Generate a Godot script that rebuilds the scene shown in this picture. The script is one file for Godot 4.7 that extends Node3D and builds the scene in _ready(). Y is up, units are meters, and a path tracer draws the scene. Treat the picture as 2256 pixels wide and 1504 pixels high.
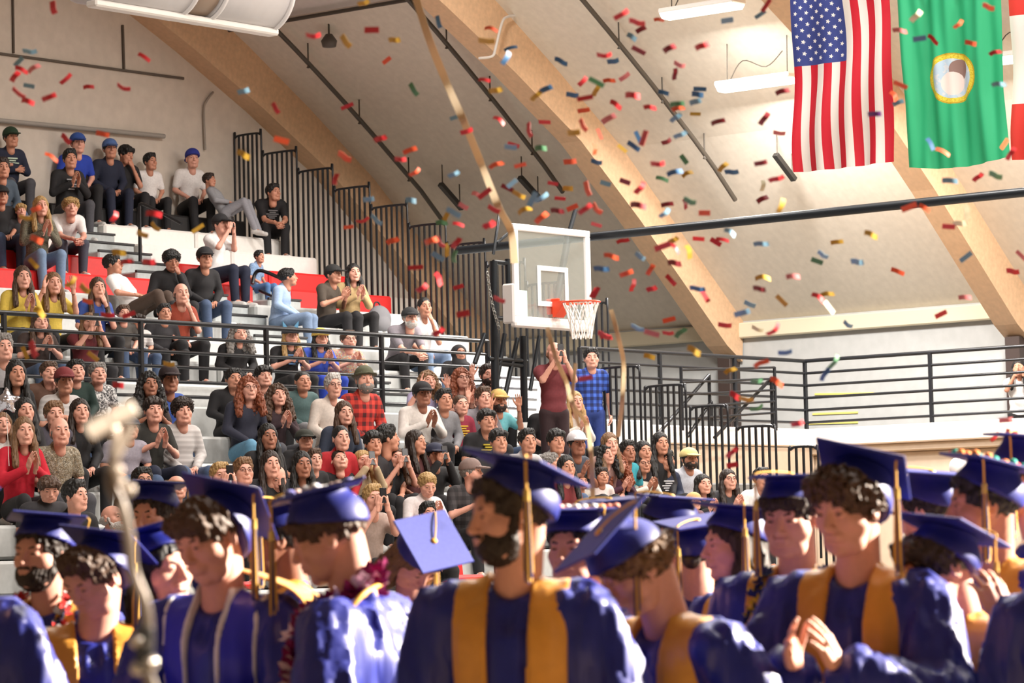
extends Node3D
# A school gymnasium at a graduation: graduates on the floor, families on the bleachers, confetti in the air.
# Gym axes: a runs along the bleachers (0 at the low eave wall), b runs away from the gable wall, h is height.

const F := 7000.0
const DEBUG := false
const CAM := Vector3(0, 1.5, 0)
var GA := Vector3(sin(deg_to_rad(39.0)), 0, -cos(deg_to_rad(39.0)))
var GN := Vector3(cos(deg_to_rad(39.0)), 0, sin(deg_to_rad(39.0)))
var GO := Vector3(-0.525, 0, -52.5)
var GX: Transform3D
var CB: Basis
var mats := {}
var used := {}
var rng := RandomNumberGenerator.new()

func _ready() -> void:
	rng.seed = 7
	GX = Transform3D(Basis(GA, Vector3.UP, GN), GO)
	CB = Basis.from_euler(Vector3(atan(473.0 / F), 0, -0.024))
	var cam := Camera3D.new()
	cam.name = "camera"
	cam.fov = rad_to_deg(2.0 * atan(752.0 / F))
	cam.transform = Transform3D(CB, CAM)
	cam.near = 0.1
	cam.far = 200.0
	var att := CameraAttributesPhysical.new()
	att.frustum_focal_length = 12.0 / (752.0 / F)
	att.exposure_aperture = 6.3
	att.frustum_focus_distance = 30.0
	cam.attributes = att
	add_child(cam)
	var env := Environment.new()
	env.background_mode = Environment.BG_COLOR
	env.background_color = Color(0, 0, 0)
	env.tonemap_mode = Environment.TONE_MAPPER_LINEAR
	env.tonemap_exposure = 1.12
	env.sdfgi_enabled = true
	env.ssao_enabled = true
	env.ssil_enabled = true
	var we := WorldEnvironment.new()
	we.name = "world"
	we.environment = env
	add_child(we)
	stage_lights()
	build_structure()
	build_lamps()
	build_bleachers()
	build_rails()
	build_hoop()
	build_hangings()
	build_people()
	build_graduates()
	build_air()

# ---------------------------------------------------------------- helpers
func ray(px: float, py: float) -> Vector3:
	return CB * Vector3((px - 1128.0) / F, -(py - 752.0) / F, -1.0)

func at(px: float, py: float, dist: float) -> Vector3:
	return CAM + ray(px, py) * dist

func proj(p: Vector3) -> Vector3:
	var q := CB.inverse() * (p - CAM)
	return Vector3(1128.0 + F * q.x / -q.z, 752.0 - F * q.y / -q.z, -q.z)

func on_a(px: float, py: float, a: float) -> Vector3:   # gym point (a, h, b) of a pixel on the plane a
	var d := ray(px, py)
	var p := CAM + d * ((a - (CAM - GO).dot(GA)) / d.dot(GA))
	return GX.affine_inverse() * p

func on_b(px: float, py: float, b: float) -> Vector3:
	var d := ray(px, py)
	var p := CAM + d * ((b - (CAM - GO).dot(GN)) / d.dot(GN))
	return GX.affine_inverse() * p

func col(r: int, g: int, b: int) -> Color:
	return Color(r / 255.0, g / 255.0, b / 255.0)

func mat(key: String, c: Color, rough := 0.7, metal := 0.0, grain := 0.0, scale := 1.0) -> StandardMaterial3D:
	if mats.has(key):
		return mats[key]
	var m := StandardMaterial3D.new()
	m.resource_name = key
	m.albedo_color = c
	m.roughness = rough
	m.metallic = metal
	if grain > 0.0:
		m.albedo_texture = noise_tex(grain)
		m.uv1_triplanar = true
		m.uv1_scale = Vector3.ONE * scale
	mats[key] = m
	return m

var ntex := {}
func noise_tex(g: float) -> NoiseTexture2D:
	if ntex.has(g):
		return ntex[g]
	var t := NoiseTexture2D.new()
	t.width = 256
	t.height = 256
	t.seamless = true
	var n := FastNoiseLite.new()
	n.seed = 3
	n.frequency = 0.02
	n.fractal_octaves = 5
	t.noise = n
	var r := Gradient.new()
	r.set_color(0, Color(1.0 - g, 1.0 - g, 1.0 - g))
	r.set_color(1, Color(1, 1, 1))
	t.color_ramp = r
	ntex[g] = t
	return t

func pattern(key: String, colors: Array, kind: String, scale: float) -> StandardMaterial3D:
	if mats.has(key):
		return mats[key]
	var im := Image.create(64, 64, false, Image.FORMAT_RGB8)
	var n := FastNoiseLite.new()
	n.seed = key.hash() % 1000
	n.frequency = 0.09
	for y in 64:
		for x in 64:
			var c: Color = colors[0]
			if kind == "plaid":
				var u := int(x / 16.0) % 2
				var v := int(y / 16.0) % 2
				c = colors[0] if u + v == 0 else (colors[1] if u + v == 1 else colors[2])
			elif kind == "stripe":
				c = colors[int(y / 16.0) % colors.size()]
			else:
				var q := n.get_noise_2d(x, y) * 0.5 + 0.5 + 0.35 * n.get_noise_2d(x * 3.1 + 90, y * 3.1)
				c = colors[clampi(int(q * colors.size() * 1.3 - 0.15 * colors.size()), 0, colors.size() - 1)]
			im.set_pixel(x, y, c)
	var m := StandardMaterial3D.new()
	m.resource_name = key
	m.albedo_texture = ImageTexture.create_from_image(im)
	m.uv1_triplanar = true
	m.uv1_scale = Vector3.ONE * scale
	m.roughness = 0.85
	mats[key] = m
	return m

func glow(key: String, c: Color, e: float) -> StandardMaterial3D:
	if mats.has(key):
		return mats[key]
	var m := StandardMaterial3D.new()
	m.resource_name = key
	m.albedo_color = c
	m.emission_enabled = true
	m.emission = c
	m.emission_energy_multiplier = e
	mats[key] = m
	return m

func numbered(n: String) -> String:
	if not used.has(n):
		used[n] = 0
		return n
	used[n] += 1
	return "%s_%03d" % [n, used[n]]

func thing(called: String, label: String, category: String, xf := Transform3D.IDENTITY, group := "") -> Node3D:
	var o := Node3D.new()
	o.name = numbered(called)
	add_child(o)
	o.transform = xf
	o.set_meta("label", label)
	o.set_meta("category", category)
	if group:
		o.set_meta("group", group)
	return o

func part(parent: Node, called: String, mesh: Mesh, m: Material, xf := Transform3D.IDENTITY) -> MeshInstance3D:
	var o := MeshInstance3D.new()
	o.name = called
	o.mesh = mesh
	if m:
		o.material_override = m
	o.transform = xf
	parent.add_child(o, true)
	return o

func single(called: String, label: String, category: String, mesh: Mesh, m: Material, xf := Transform3D.IDENTITY, group := "") -> MeshInstance3D:
	var o := part(self, numbered(called), mesh, m, xf)
	o.set_meta("label", label)
	o.set_meta("category", category)
	if group:
		o.set_meta("group", group)
	return o

func struct(called: String, mesh: Mesh, m: Material, label: String, xf: Transform3D) -> MeshInstance3D:
	var o := part(self, numbered(called), mesh, m, xf)
	o.set_meta("kind", "structure")
	o.set_meta("label", label)
	o.set_meta("category", "structure")
	return o

func ST() -> SurfaceTool:
	var s := SurfaceTool.new()
	s.begin(Mesh.PRIMITIVE_TRIANGLES)
	return s

func done(s: SurfaceTool) -> ArrayMesh:
	s.generate_normals()
	return s.commit()

func tri(s: SurfaceTool, a: Vector3, b: Vector3, c: Vector3, sm := -1) -> void:
	s.set_smooth_group(sm)
	s.add_vertex(a)
	s.add_vertex(b)
	s.add_vertex(c)

func quad(s: SurfaceTool, a: Vector3, b: Vector3, c: Vector3, d: Vector3, sm := -1) -> void:   # corners clockwise seen from outside
	tri(s, a, b, c, sm)
	tri(s, a, c, d, sm)

# a box with chamfered edges: size, placed by xf (centre)
func cbox(s: SurfaceTool, size: Vector3, xf: Transform3D, bev := 0.01) -> void:
	var h := size * 0.5
	bev = minf(bev, minf(h.x, minf(h.y, h.z)) * 0.8)
	var i := h - Vector3.ONE * bev
	var P := func(sx: int, sy: int, sz: int, ax: int) -> Vector3:
		var v := Vector3(sx * i.x, sy * i.y, sz * i.z)
		v[ax] = [sx, sy, sz][ax] * h[ax]
		return xf * v
	for ax in 3:
		var u := (ax + 1) % 3
		var w := (ax + 2) % 3
		for sg in [-1, 1]:
			var c := []
			for q in [[-1, -1], [1, -1], [1, 1], [-1, 1]]:
				var k := [0, 0, 0]
				k[ax] = sg
				k[u] = q[0]
				k[w] = q[1]
				c.append(P.call(k[0], k[1], k[2], ax))
			if sg > 0:
				quad(s, c[3], c[2], c[1], c[0])
			else:
				quad(s, c[0], c[1], c[2], c[3])
		# edges along ax
		for su in [-1, 1]:
			for sw in [-1, 1]:
				var e := []
				for q in [[-1, u], [1, u], [1, w], [-1, w]]:
					var k := [0, 0, 0]
					k[ax] = q[0]
					k[u] = su
					k[w] = sw
					e.append(P.call(k[0], k[1], k[2], q[1]))
				if su * sw > 0:
					quad(s, e[3], e[2], e[1], e[0])
				else:
					quad(s, e[0], e[1], e[2], e[3])
	for sx in [-1, 1]:
		for sy in [-1, 1]:
			for sz in [-1, 1]:
				var a: Vector3 = P.call(sx, sy, sz, 0)
				var b: Vector3 = P.call(sx, sy, sz, 1)
				var c: Vector3 = P.call(sx, sy, sz, 2)
				if sx * sy * sz > 0:
					tri(s, c, b, a)
				else:
					tri(s, a, b, c)

func box_at(s: SurfaceTool, mn: Vector3, mx: Vector3, bev := 0.01) -> void:
	cbox(s, mx - mn, Transform3D(Basis.IDENTITY, (mn + mx) * 0.5), bev)

func bar(s: SurfaceTool, p: Vector3, q: Vector3, w: float, d: float, bev := 0.004) -> void:   # a square bar from p to q
	var z := (q - p)
	var l := z.length()
	z /= l
	var up := Vector3.UP if absf(z.y) < 0.95 else Vector3.RIGHT
	var x := up.cross(z).normalized()
	var y := z.cross(x)
	cbox(s, Vector3(w, d, l), Transform3D(Basis(x, y, z), (p + q) * 0.5), bev)

func tube(s: SurfaceTool, pts: Array, r: float, seg := 8, r2 := -1.0, caps := true) -> void:
	if r2 < 0.0:
		r2 = r
	var n := pts.size()
	var t0: Vector3 = (pts[1] - pts[0]).normalized()
	var x := (Vector3.UP if absf(t0.y) < 0.9 else Vector3.RIGHT).cross(t0).normalized()
	var rings := []
	for k in n:
		var t: Vector3 = (pts[mini(k + 1, n - 1)] - pts[maxi(k - 1, 0)]).normalized()
		x = (x - t * x.dot(t)).normalized()
		var y := t.cross(x)
		var rr := lerpf(r, r2, float(k) / maxf(1.0, n - 1))
		var ring := []
		for j in seg:
			var a := TAU * j / seg
			ring.append(pts[k] + (x * cos(a) + y * sin(a)) * rr)
		rings.append(ring)
	for k in n - 1:
		for j in seg:
			var j2 := (j + 1) % seg
			quad(s, rings[k][j], rings[k + 1][j], rings[k + 1][j2], rings[k][j2], 1)
	if caps:
		for j in seg:
			var j2 := (j + 1) % seg
			tri(s, pts[0], rings[0][j], rings[0][j2])
			tri(s, pts[n - 1], rings[n - 1][j2], rings[n - 1][j])

func lathe(s: SurfaceTool, prof: Array, seg: int, xf: Transform3D) -> void:   # prof: Vector2(radius, y) from bottom to top
	for k in prof.size() - 1:
		for j in seg:
			var a := TAU * j / seg
			var b := TAU * (j + 1) / seg
			var p: Vector2 = prof[k]
			var q: Vector2 = prof[k + 1]
			quad(s, xf * Vector3(cos(a) * p.x, p.y, sin(a) * p.x), xf * Vector3(cos(b) * p.x, p.y, sin(b) * p.x), xf * Vector3(cos(b) * q.x, q.y, sin(b) * q.x), xf * Vector3(cos(a) * q.x, q.y, sin(a) * q.x), 1)

func curve(ctrl: Array, n: int) -> Array:   # a smooth path through the points
	var out := []
	var m := ctrl.size()
	for k in m - 1:
		var p0: Vector3 = ctrl[maxi(k - 1, 0)]
		var p1: Vector3 = ctrl[k]
		var p2: Vector3 = ctrl[k + 1]
		var p3: Vector3 = ctrl[mini(k + 2, m - 1)]
		for j in n:
			out.append(p1.cubic_interpolate(p2, p0, p3, float(j) / n))
	out.append(ctrl[m - 1])
	return out

func ribbon(s: SurfaceTool, pts: Array, sides: Array, w: float, th := 0.002) -> void:   # a thin band along pts, its width along sides
	var n := pts.size()
	var R := []
	for k in n:
		var t: Vector3 = (pts[mini(k + 1, n - 1)] - pts[maxi(k - 1, 0)]).normalized()
		var x: Vector3 = (sides[mini(k, sides.size() - 1)] as Vector3)
		x = (x - t * x.dot(t)).normalized()
		var y := t.cross(x)
		R.append([pts[k] - x * w * 0.5 - y * th, pts[k] + x * w * 0.5 - y * th, pts[k] + x * w * 0.5 + y * th, pts[k] - x * w * 0.5 + y * th])
	for k in n - 1:
		for j in 4:
			var j2 := (j + 1) % 4
			quad(s, R[k][j], R[k + 1][j], R[k + 1][j2], R[k][j2], j)
	quad(s, R[0][0], R[0][1], R[0][2], R[0][3])
	quad(s, R[n - 1][3], R[n - 1][2], R[n - 1][1], R[n - 1][0])

func prism(s: SurfaceTool, poly: PackedVector2Array, z0: float, z1: float) -> void:   # poly in x, y drawn out along z
	var idx := Geometry2D.triangulate_polygon(poly)
	for k in range(0, idx.size(), 3):
		var a := poly[idx[k]]
		var b := poly[idx[k + 1]]
		var c := poly[idx[k + 2]]
		var ccw := (b - a).cross(c - a) > 0.0
		if not ccw:
			var t := b
			b = c
			c = t
		tri(s, Vector3(a.x, a.y, z1), Vector3(c.x, c.y, z1), Vector3(b.x, b.y, z1))
		tri(s, Vector3(a.x, a.y, z0), Vector3(b.x, b.y, z0), Vector3(c.x, c.y, z0))
	var n := poly.size()
	var area := 0.0
	for k in n:
		area += poly[k].cross(poly[(k + 1) % n])
	for k in n:
		var p := poly[k]
		var q := poly[(k + 1) % n]
		if area < 0.0:
			var t := p
			p = q
			q = t
		quad(s, Vector3(p.x, p.y, z1), Vector3(q.x, q.y, z1), Vector3(q.x, q.y, z0), Vector3(p.x, p.y, z0))

# ---------------------------------------------------------------- lights
func stage_lights() -> void:
	# the follow spot that stands on the far side of the hall and lights the graduates from the side
	spot("key", Vector3(12.0, 6.6, -13.0), Vector3(-0.4, 1.1, -8.6), Color(1.0, 0.95, 0.88), 1500.0, 21.0, 0.18)
	# a narrow podium light on the microphone
	spot("podium", Vector3(3.2, 4.2, -0.8), Vector3(-0.56, 1.58, -4.2), Color(1.0, 0.94, 0.86), 70.0, 3.2, 0.1)

func spot(called: String, p: Vector3, to: Vector3, c: Color, e: float, ang: float, size: float) -> void:
	var l := SpotLight3D.new()
	l.name = "spot_" + called
	l.light_color = c
	l.light_energy = e
	l.spot_angle = ang
	l.spot_range = 80.0
	l.spot_attenuation = 2.0
	l.light_size = size
	l.shadow_enabled = true
	l.transform = Transform3D(Basis.looking_at(to - p, Vector3.UP), p)
	add_child(l)

func area(p: Vector3, dir: Vector3, sx: float, sy: float, c: Color, e: float) -> void:
	var l := AreaLight3D.new()
	l.name = numbered("lamp_light")
	l.light_color = c
	l.light_energy = e
	l.area_size = Vector2(sx, sy)
	l.area_range = 90.0
	l.area_attenuation = 2.0
	l.shadow_enabled = true
	var up := GA if absf(dir.normalized().y) > 0.9 else Vector3.UP
	l.transform = Transform3D(Basis.looking_at(dir, up), p)
	add_child(l)

# ---------------------------------------------------------------- the room
var ROOF := [Vector2(0.3, 4.8), Vector2(0, 5.05), Vector2(-1, 5.87), Vector2(-3, 7.5), Vector2(-4.5, 8.5), Vector2(-5.8, 9.3), Vector2(-7, 9.98), Vector2(-8.5, 10.75), Vector2(-12, 12.4), Vector2(-27, 18.6)]
func roof_h(a: float) -> float:
	if a < -27.0:
		a = -54.0 - a
	for k in ROOF.size() - 1:
		if a <= ROOF[k].x and a >= ROOF[k + 1].x:
			return lerpf(ROOF[k].y, ROOF[k + 1].y, (ROOF[k].x - a) / (ROOF[k].x - ROOF[k + 1].x))
	return 5.0

func slab_strip(s: SurfaceTool, prof: Array, th: float, b0: float, b1: float) -> void:
	for k in prof.size() - 1:
		var p: Vector2 = prof[k]
		var q: Vector2 = prof[k + 1]
		prism(s, PackedVector2Array([p, q, q + Vector2(0, th), p + Vector2(0, th)]), b0, b1)

func build_structure() -> void:
	var wall := mat("painted gable wall", col(208, 198, 186), 0.85, 0, 0.06, 0.7)
	var grey := mat("grey painted wall", col(178, 180, 179), 0.8, 0, 0.05, 0.8)
	var deck := mat("beige roof deck", col(222, 214, 200), 0.8, 0, 0.07, 1.3)
	var upper := mat("pale roof panel", col(222, 218, 214), 0.8, 0, 0.05, 0.9)
	var wood := mat("tan glulam", col(222, 186, 150), 0.6, 0, 0.1, 1.6)
	var floorm := mat("maple floor", col(176, 152, 124), 0.35, 0, 0.15, 2.0)
	var s := ST()
	box_at(s, Vector3(-55, -0.25, -1), Vector3(1.5, 0, 47), 0.01)
	struct("floor", done(s), floorm, "maple gymnasium floor under the graduates", GX)
	s = ST()
	var poly := PackedVector2Array([Vector2(0.3, 0)])
	for p in ROOF:
		poly.append(p)
	for k in range(ROOF.size() - 2, -1, -1):
		poly.append(Vector2(-54.0 - ROOF[k].x, ROOF[k].y))
	poly.append(Vector2(-54.3, 0))
	prism(s, poly, -0.35, 0.0)
	struct("wall_back", done(s), wall, "beige painted gable wall behind the top bleacher row", GX)
	s = ST()
	prism(s, poly, 46.0, 46.3)
	struct("wall_front", done(s), wall, "far gable wall of the hall", GX)
	s = ST()
	box_at(s, Vector3(0, 0, 0), Vector3(0.3, 5.1, 46), 0.01)
	struct("wall_right", done(s), grey, "pale grey wall behind the concourse railing", GX)
	s = ST()
	box_at(s, Vector3(-54.3, 0, 0), Vector3(-54, 5.1, 46), 0.01)
	struct("wall_left", done(s), grey, "opposite side wall of the hall", GX)
	# roof: the lower boarded deck and the higher pale panels are separate slabs with a lip between them
	var bays := [[-0.35, 5.1], [5.1, 10.2], [10.2, 15.3], [15.3, 46.3]]
	var n := 1
	for bay in bays:
		s = ST()
		slab_strip(s, ROOF.slice(0, 6) + [Vector2(-6.15, roof_h(-6.15))], 0.2, bay[0], bay[1])
		struct("ceiling", done(s), deck, "boarded beige lower roof slope, bay %s from the gable wall" % ["one", "two", "three", "four"][n - 1], GX)
		s = ST()
		slab_strip(s, [Vector2(-6.15, roof_h(-6.15) + 0.07), Vector2(-7, roof_h(-7) + 0.07), Vector2(-7.15, roof_h(-7.15) + 0.07)], 0.2, bay[0], bay[1])
		slab_strip(s, [Vector2(-7.15, roof_h(-7.15) + 0.14), Vector2(-8.5, roof_h(-8.5) + 0.14), Vector2(-12, roof_h(-12) + 0.14), Vector2(-27, 18.74)], 0.2, bay[0], bay[1])
		struct("ceiling", done(s), upper, "pale upper roof panels, bay %s from the gable wall" % ["one", "two", "three", "four"][n - 1], GX)
		n += 1
	s = ST()
	var far := []
	for k in range(ROOF.size() - 1, -1, -1):
		far.append(Vector2(-54.0 - ROOF[k].x, ROOF[k].y))
	slab_strip(s, far, 0.2, -0.35, 46.3)
	struct("ceiling", done(s), deck, "opposite roof slope of the hall", GX)
	# laminated roof beams that bend down to the eave wall
	var low := [Vector2(-0.05, 4.42), Vector2(-0.45, 4.66), Vector2(-2.6, 6.45), Vector2(-4.0, 7.52), Vector2(-5.5, 8.38), Vector2(-7, 9.15), Vector2(-8.5, 9.85), Vector2(-12, 11.4), Vector2(-27, 17.5)]
	var names := ["against the beige gable wall", "behind the basketball backboard", "behind the green flag", "further along the hall"]
	for k in 9:
		s = ST()
		var q := PackedVector2Array()
		for p in low:
			q.append(p)
		q.append(Vector2(-27, 18.6))
		for j in range(ROOF.size() - 2, 0, -1):
			q.append(ROOF[j])
		var b0 := 0.0 if k == 0 else 5.1 * k - 0.18
		prism(s, q, b0, b0 + 0.38)
		var q2 := PackedVector2Array()
		for p in q:
			q2.append(Vector2(-54.0 - p.x, p.y))
		prism(s, q2, b0, b0 + 0.38)
		struct("beam", done(s), wood, "tan laminated roof beam " + (names[k] if k < 3 else names[3] + ", number %d" % (k + 1)), GX)
	# concourse: deck slab, white ledge, beige front wall
	var white := mat("white ledge paint", col(232, 222, 212), 0.7, 0, 0.04, 1.0)
	var tan := mat("beige concourse wall", col(186, 168, 148), 0.8, 0, 0.05, 0.8)
	s = ST()
	box_at(s, Vector3(-1.92, 2.98, 7.5), Vector3(-1.62, 3.24, 46), 0.02)
	box_at(s, Vector3(-8.5, 2.98, 7.45), Vector3(-1.9, 3.24, 7.74), 0.02)
	struct("ledge", done(s), white, "white concourse ledge under the railing along the eave wall", GX)
	s = ST()
	box_at(s, Vector3(-1.85, 2.86, 7.55), Vector3(-1.6, 2.98, 46), 0.02)
	struct("trim_1", done(s), tan, "narrow beige trim strip under the white ledge", GX)
	s = ST()
	box_at(s, Vector3(-1.75, 0, 7.6), Vector3(-1.5, 2.86, 46), 0.02)
	box_at(s, Vector3(-8.5, 0, 7.5), Vector3(-1.76, 2.97, 7.72), 0.02)
	struct("wall_concourse", done(s), tan, "beige front wall below the concourse ledge", GX)
	s = ST()
	box_at(s, Vector3(-11.0, 2.98, 6.5), Vector3(0, 3.2, 7.44), 0.02)
	box_at(s, Vector3(-5.6, 2.98, 0), Vector3(0, 3.2, 6.5), 0.02)
	box_at(s, Vector3(-1.6, 2.2, 7.76), Vector3(0, 2.42, 46), 0.02)
	struct("concourse_floor", done(s), mat("concrete deck", col(120, 120, 118), 0.9, 0, 0.1, 1.0), "grey concourse walkway at the end of the bleachers", GX)
	s = ST()
	box_at(s, Vector3(-3.1, 5.1, 0.0), Vector3(-0.02, 5.68, 0.12), 0.02)
	struct("trim_2", done(s), white, "white panel strip low on the gable wall behind the bar fence", GX)
	# gable wall: joints, a pale pipe and a conduit
	var joint := mat("dark joint", col(92, 84, 76), 0.9)
	s = ST()
	var p0 := on_b(-60, 110, 0.02)
	var p1 := on_b(405, 173, 0.02)
	bar(s, p0, p1, 0.03, 0.035)
	bar(s, on_b(28, -20, 0.02), on_b(30, 117, 0.02), 0.03, 0.03)
	bar(s, on_b(270, 55, 0.02), on_b(273, 152, 0.02), 0.04, 0.03)
	struct("trim_3", done(s), joint, "dark panel joints on the gable wall", GX)
	s = ST()
	tube(s, [on_b(-60, 260, 0.08), on_b(362, 300, 0.08)], 0.035, 8)
	var pipe := single("wall_pipe", "pale grey pipe running along the beige gable wall", "pipe", done(s), mat("pale pipe", col(150, 146, 140), 0.5), GX)
	pipe.set_meta("kind", "thing")
	s = ST()
	tube(s, curve([on_b(452, 330, 0.04), on_b(449, 245, 0.04), on_b(455, 222, 0.04), on_b(470, 203, 0.04)], 5), 0.018, 6)
	single("wall_conduit", "thin bent conduit on the gable wall beside the bar fence", "conduit", done(s), mat("conduit", col(150, 142, 132), 0.5), GX)
	# eave: a pale fascia strip on top of the grey wall
	s = ST()
	box_at(s, Vector3(-0.12, 4.78, 0.4), Vector3(0.0, 5.02, 46), 0.02)
	struct("trim_4", done(s), mat("cream fascia", col(205, 196, 172), 0.8), "cream fascia along the top of the grey wall", GX)
	# column under the second beam
	for k in [1, 2]:
		s = ST()
		box_at(s, Vector3(-0.28, 3.2, 5.1 * k - 0.12), Vector3(-0.0, 4.5, 5.1 * k + 0.12), 0.01)
		struct("pillar", done(s), mat("dark steel", col(60, 48, 44), 0.5), "short dark pillar carrying the beam " + names[k], GX)
	# sprinkler pipes that follow the roof slope
	var dark := mat("dark pipe", col(74, 68, 60), 0.5)
	var runs := [[Vector2(580, 40), Vector2(980, 490), "between the gable beam and the beam behind the backboard, nearer the gable"], [Vector2(900, 0), Vector2(1240, 420), "alongside the paper streamer, next to the beam behind the backboard"], [Vector2(1280, 0), Vector2(1620, 440), "running under the lit ceiling beside the strip light"]]
	for r in runs:
		var A := under_roof(r[0].x - 0.12 * (r[1].x - r[0].x), r[0].y - 0.12 * (r[1].y - r[0].y), 0.3)
		var B := under_roof(r[1].x, r[1].y, 0.3)
		s = ST()
		var pts := []
		for k in 9:
			var a := lerpf(A.x, B.x, k / 8.0)
			pts.append(Vector3(a, roof_h(a) - 0.3, lerpf(A.z, B.z, k / 8.0)))
		tube(s, pts, 0.035, 8)
		var t := thing("sprinkler_pipe", "dark sprinkler pipe " + r[2], "pipe", GX)
		part(t, "pipe", done(s), dark)
		for k in 4:
			s = ST()
			var q: Vector3 = (pts[k * 2] + pts[k * 2 + 1]) * 0.5
			tube(s, [q, q + Vector3(0, 0.3, 0)], 0.012, 6)
			lathe(s, [Vector2(0.0, -0.08), Vector2(0.03, -0.07), Vector2(0.012, -0.04), Vector2(0.02, 0.0)], 8, Transform3D(Basis.IDENTITY, q))
			part(t, "hanger", done(s), dark)
	# cross lines under the deck between the first two beams
	for r in [[-6.25, "lower"], [-7.2, "upper"]]:
		s = ST()
		tube(s, [Vector3(r[0], roof_h(r[0]) - 0.06, 0.4), Vector3(r[0], roof_h(r[0]) - 0.06, 4.9)], 0.03, 8)
		single("purlin_pipe", "thin dark pipe crossing the roof bay, the %s of two" % r[1], "pipe", done(s), dark, GX)
	# black bar heaters hanging near the eave
	for r in [[970, 405, 1018, 460, "dark bar heater under the roof above the bar fence"], [1145, 390, 1190, 440, "dark bar heater under the roof above the backboard"], [1708, 340, 1750, 396, "dark bar heater below the star-striped flag"]]:
		s = ST()
		var A := under_roof(r[0], r[1], 0.35)
		var B := under_roof(r[2], r[3], 0.35)
		bar(s, A, B, 0.09, 0.07)
		var t := thing("bar_heater", r[4], "heater", GX)
		part(t, "housing", done(s), mat("black steel", col(38, 36, 34), 0.5))
		for q in [A.lerp(B, 0.1), A.lerp(B, 0.9)]:
			s = ST()
			tube(s, [q, q + Vector3(0, 0.4, 0)], 0.01, 6)
			part(t, "hanger", done(s), dark)
	# short yellow lines on the grey wall behind the corner of the railing
	var marking := thing("wall_marking", "three short yellow lines on the grey wall behind the railing corner", "marking", GX)
	for r in [[1795, 868, 1925, 866], [1790, 912, 1890, 908], [1775, 933, 1890, 930]]:
		s = ST()
		bar(s, on_a(r[0], r[1], -0.012), on_a(r[2], r[3], -0.012), 0.012, 0.03, 0.002)
		part(marking, "marking_line", done(s), mat("yellow tape", col(222, 206, 110), 0.7))
	# white conduit clipped to the tan beam
	s = ST()
	tube(s, curve([on_b(1056, 128, 5.36), on_b(1084, 124, 5.38), on_b(1092, 105, 5.42), on_b(1106, 50, 5.42), on_b(1118, 37, 5.4), on_b(1140, 34, 5.38)], 4), 0.02, 6)
	single("beam_conduit", "white bent conduit clipped to the tan beam", "conduit", done(s), mat("white conduit", col(205, 200, 194), 0.5), GX)

func under_roof(px: float, py: float, drop: float) -> Vector3:   # gym point of a pixel that lies drop below the roof
	var d := GX.basis.inverse() * ray(px, py)
	var o := GX.affine_inverse() * CAM
	var t := 25.0
	for k in 600:
		var p := o + d * t
		if p.y > roof_h(p.x) - drop:
			return p
		t += 0.05
	return o + d * 45.0

# ---------------------------------------------------------------- lamps
func strip_light(p: Vector3, label: String, energy: float) -> void:   # p in gym axes, the lamp runs along b
	var t := thing("strip_light", label, "lamp", GX * Transform3D(Basis.IDENTITY, p), "ceiling strip lights")
	var s := ST()
	box_at(s, Vector3(-0.16, 0.0, -0.62), Vector3(0.16, 0.07, 0.62), 0.015)
	part(t, "housing", done(s), mat("white lamp housing", col(230, 228, 224), 0.5))
	s = ST()
	var pr := PackedVector2Array([Vector2(-0.15, 0.0), Vector2(-0.09, -0.07), Vector2(0.09, -0.07), Vector2(0.15, 0.0)])
	prism(s, pr, -0.6, 0.6)
	part(t, "diffuser", done(s), glow("lamp glow", Color(1.0, 0.97, 0.92), 6.0))
	for z in [-0.5, 0.5]:
		s = ST()
		tube(s, [Vector3(0, 0.07, z), Vector3(0.02, roof_h(p.x) - p.y, z)], 0.008, 6)
		part(t, "hanger", done(s), mat("dark pipe", col(74, 68, 60), 0.5))
	s = ST()
	tube(s, curve([Vector3(0.05, 0.07, -0.5), Vector3(0.1, 0.35, -0.3), Vector3(0.08, 0.22, 0.1), Vector3(0.05, 0.4, 0.4)], 5), 0.008, 6)
	part(t, "cable", done(s), mat("dark pipe", col(74, 68, 60), 0.5))
	area(GX * (p + Vector3(0, -0.1, 0)), Vector3.DOWN, 0.22, 1.2, Color(1.0, 0.975, 0.95), energy)

const LAMP := 24.0
func build_lamps() -> void:
	var l1 := under_roof(1546, 20, 0.55)
	var l2 := under_roof(1668, 182, 0.62)
	strip_light(l1, "lit strip lamp high on the pale ceiling beside the sprinkler pipe", LAMP * 0.9)
	strip_light(l2, "lit strip lamp beside the edge of the star-striped flag", LAMP * 2.8)
	var l3 := under_roof(2262, 122, 0.62)
	strip_light(l3, "lit strip lamp between the green flag and the red and white flag", LAMP * 2.4)
	for b in [7.65, 12.75]:  # unseen lamps added above the view to brighten the ceiling
		strip_light(Vector3(-10.2, roof_h(-10.2) - 0.7, b), "added unseen strip lamp brightening the roof slope above the flags", LAMP * 1.7)
	var n := 0
	for b in [17.5, 22.6, 27.7, 32.8]:
		for a in [-9.0, -16.0, -23.0]:
			n += 1
			strip_light(Vector3(a, roof_h(a) - 0.6, b), "lit strip lamp over the gym floor away from the flags", LAMP * (3.4 if a < -20.0 else 1.9))

# ---------------------------------------------------------------- bleachers
func row_top(k: int) -> float:   # height of the step people sit on; rows -1..9 upper, 10.. lower
	if k < 10:
		return 6.28 - 0.333 * k
	return 2.9 - 0.333 * (k - 10)

func row_b(k: int) -> float:     # front edge of the step
	if k < 10:
		return 1.2 + 0.72 * k
	return 8.75 + 0.8 * (k - 10)

func foot_h(k: int) -> float:
	if k == 8:
		return 3.28
	return row_top(k + 1) if k < 18 else 0.0

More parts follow.
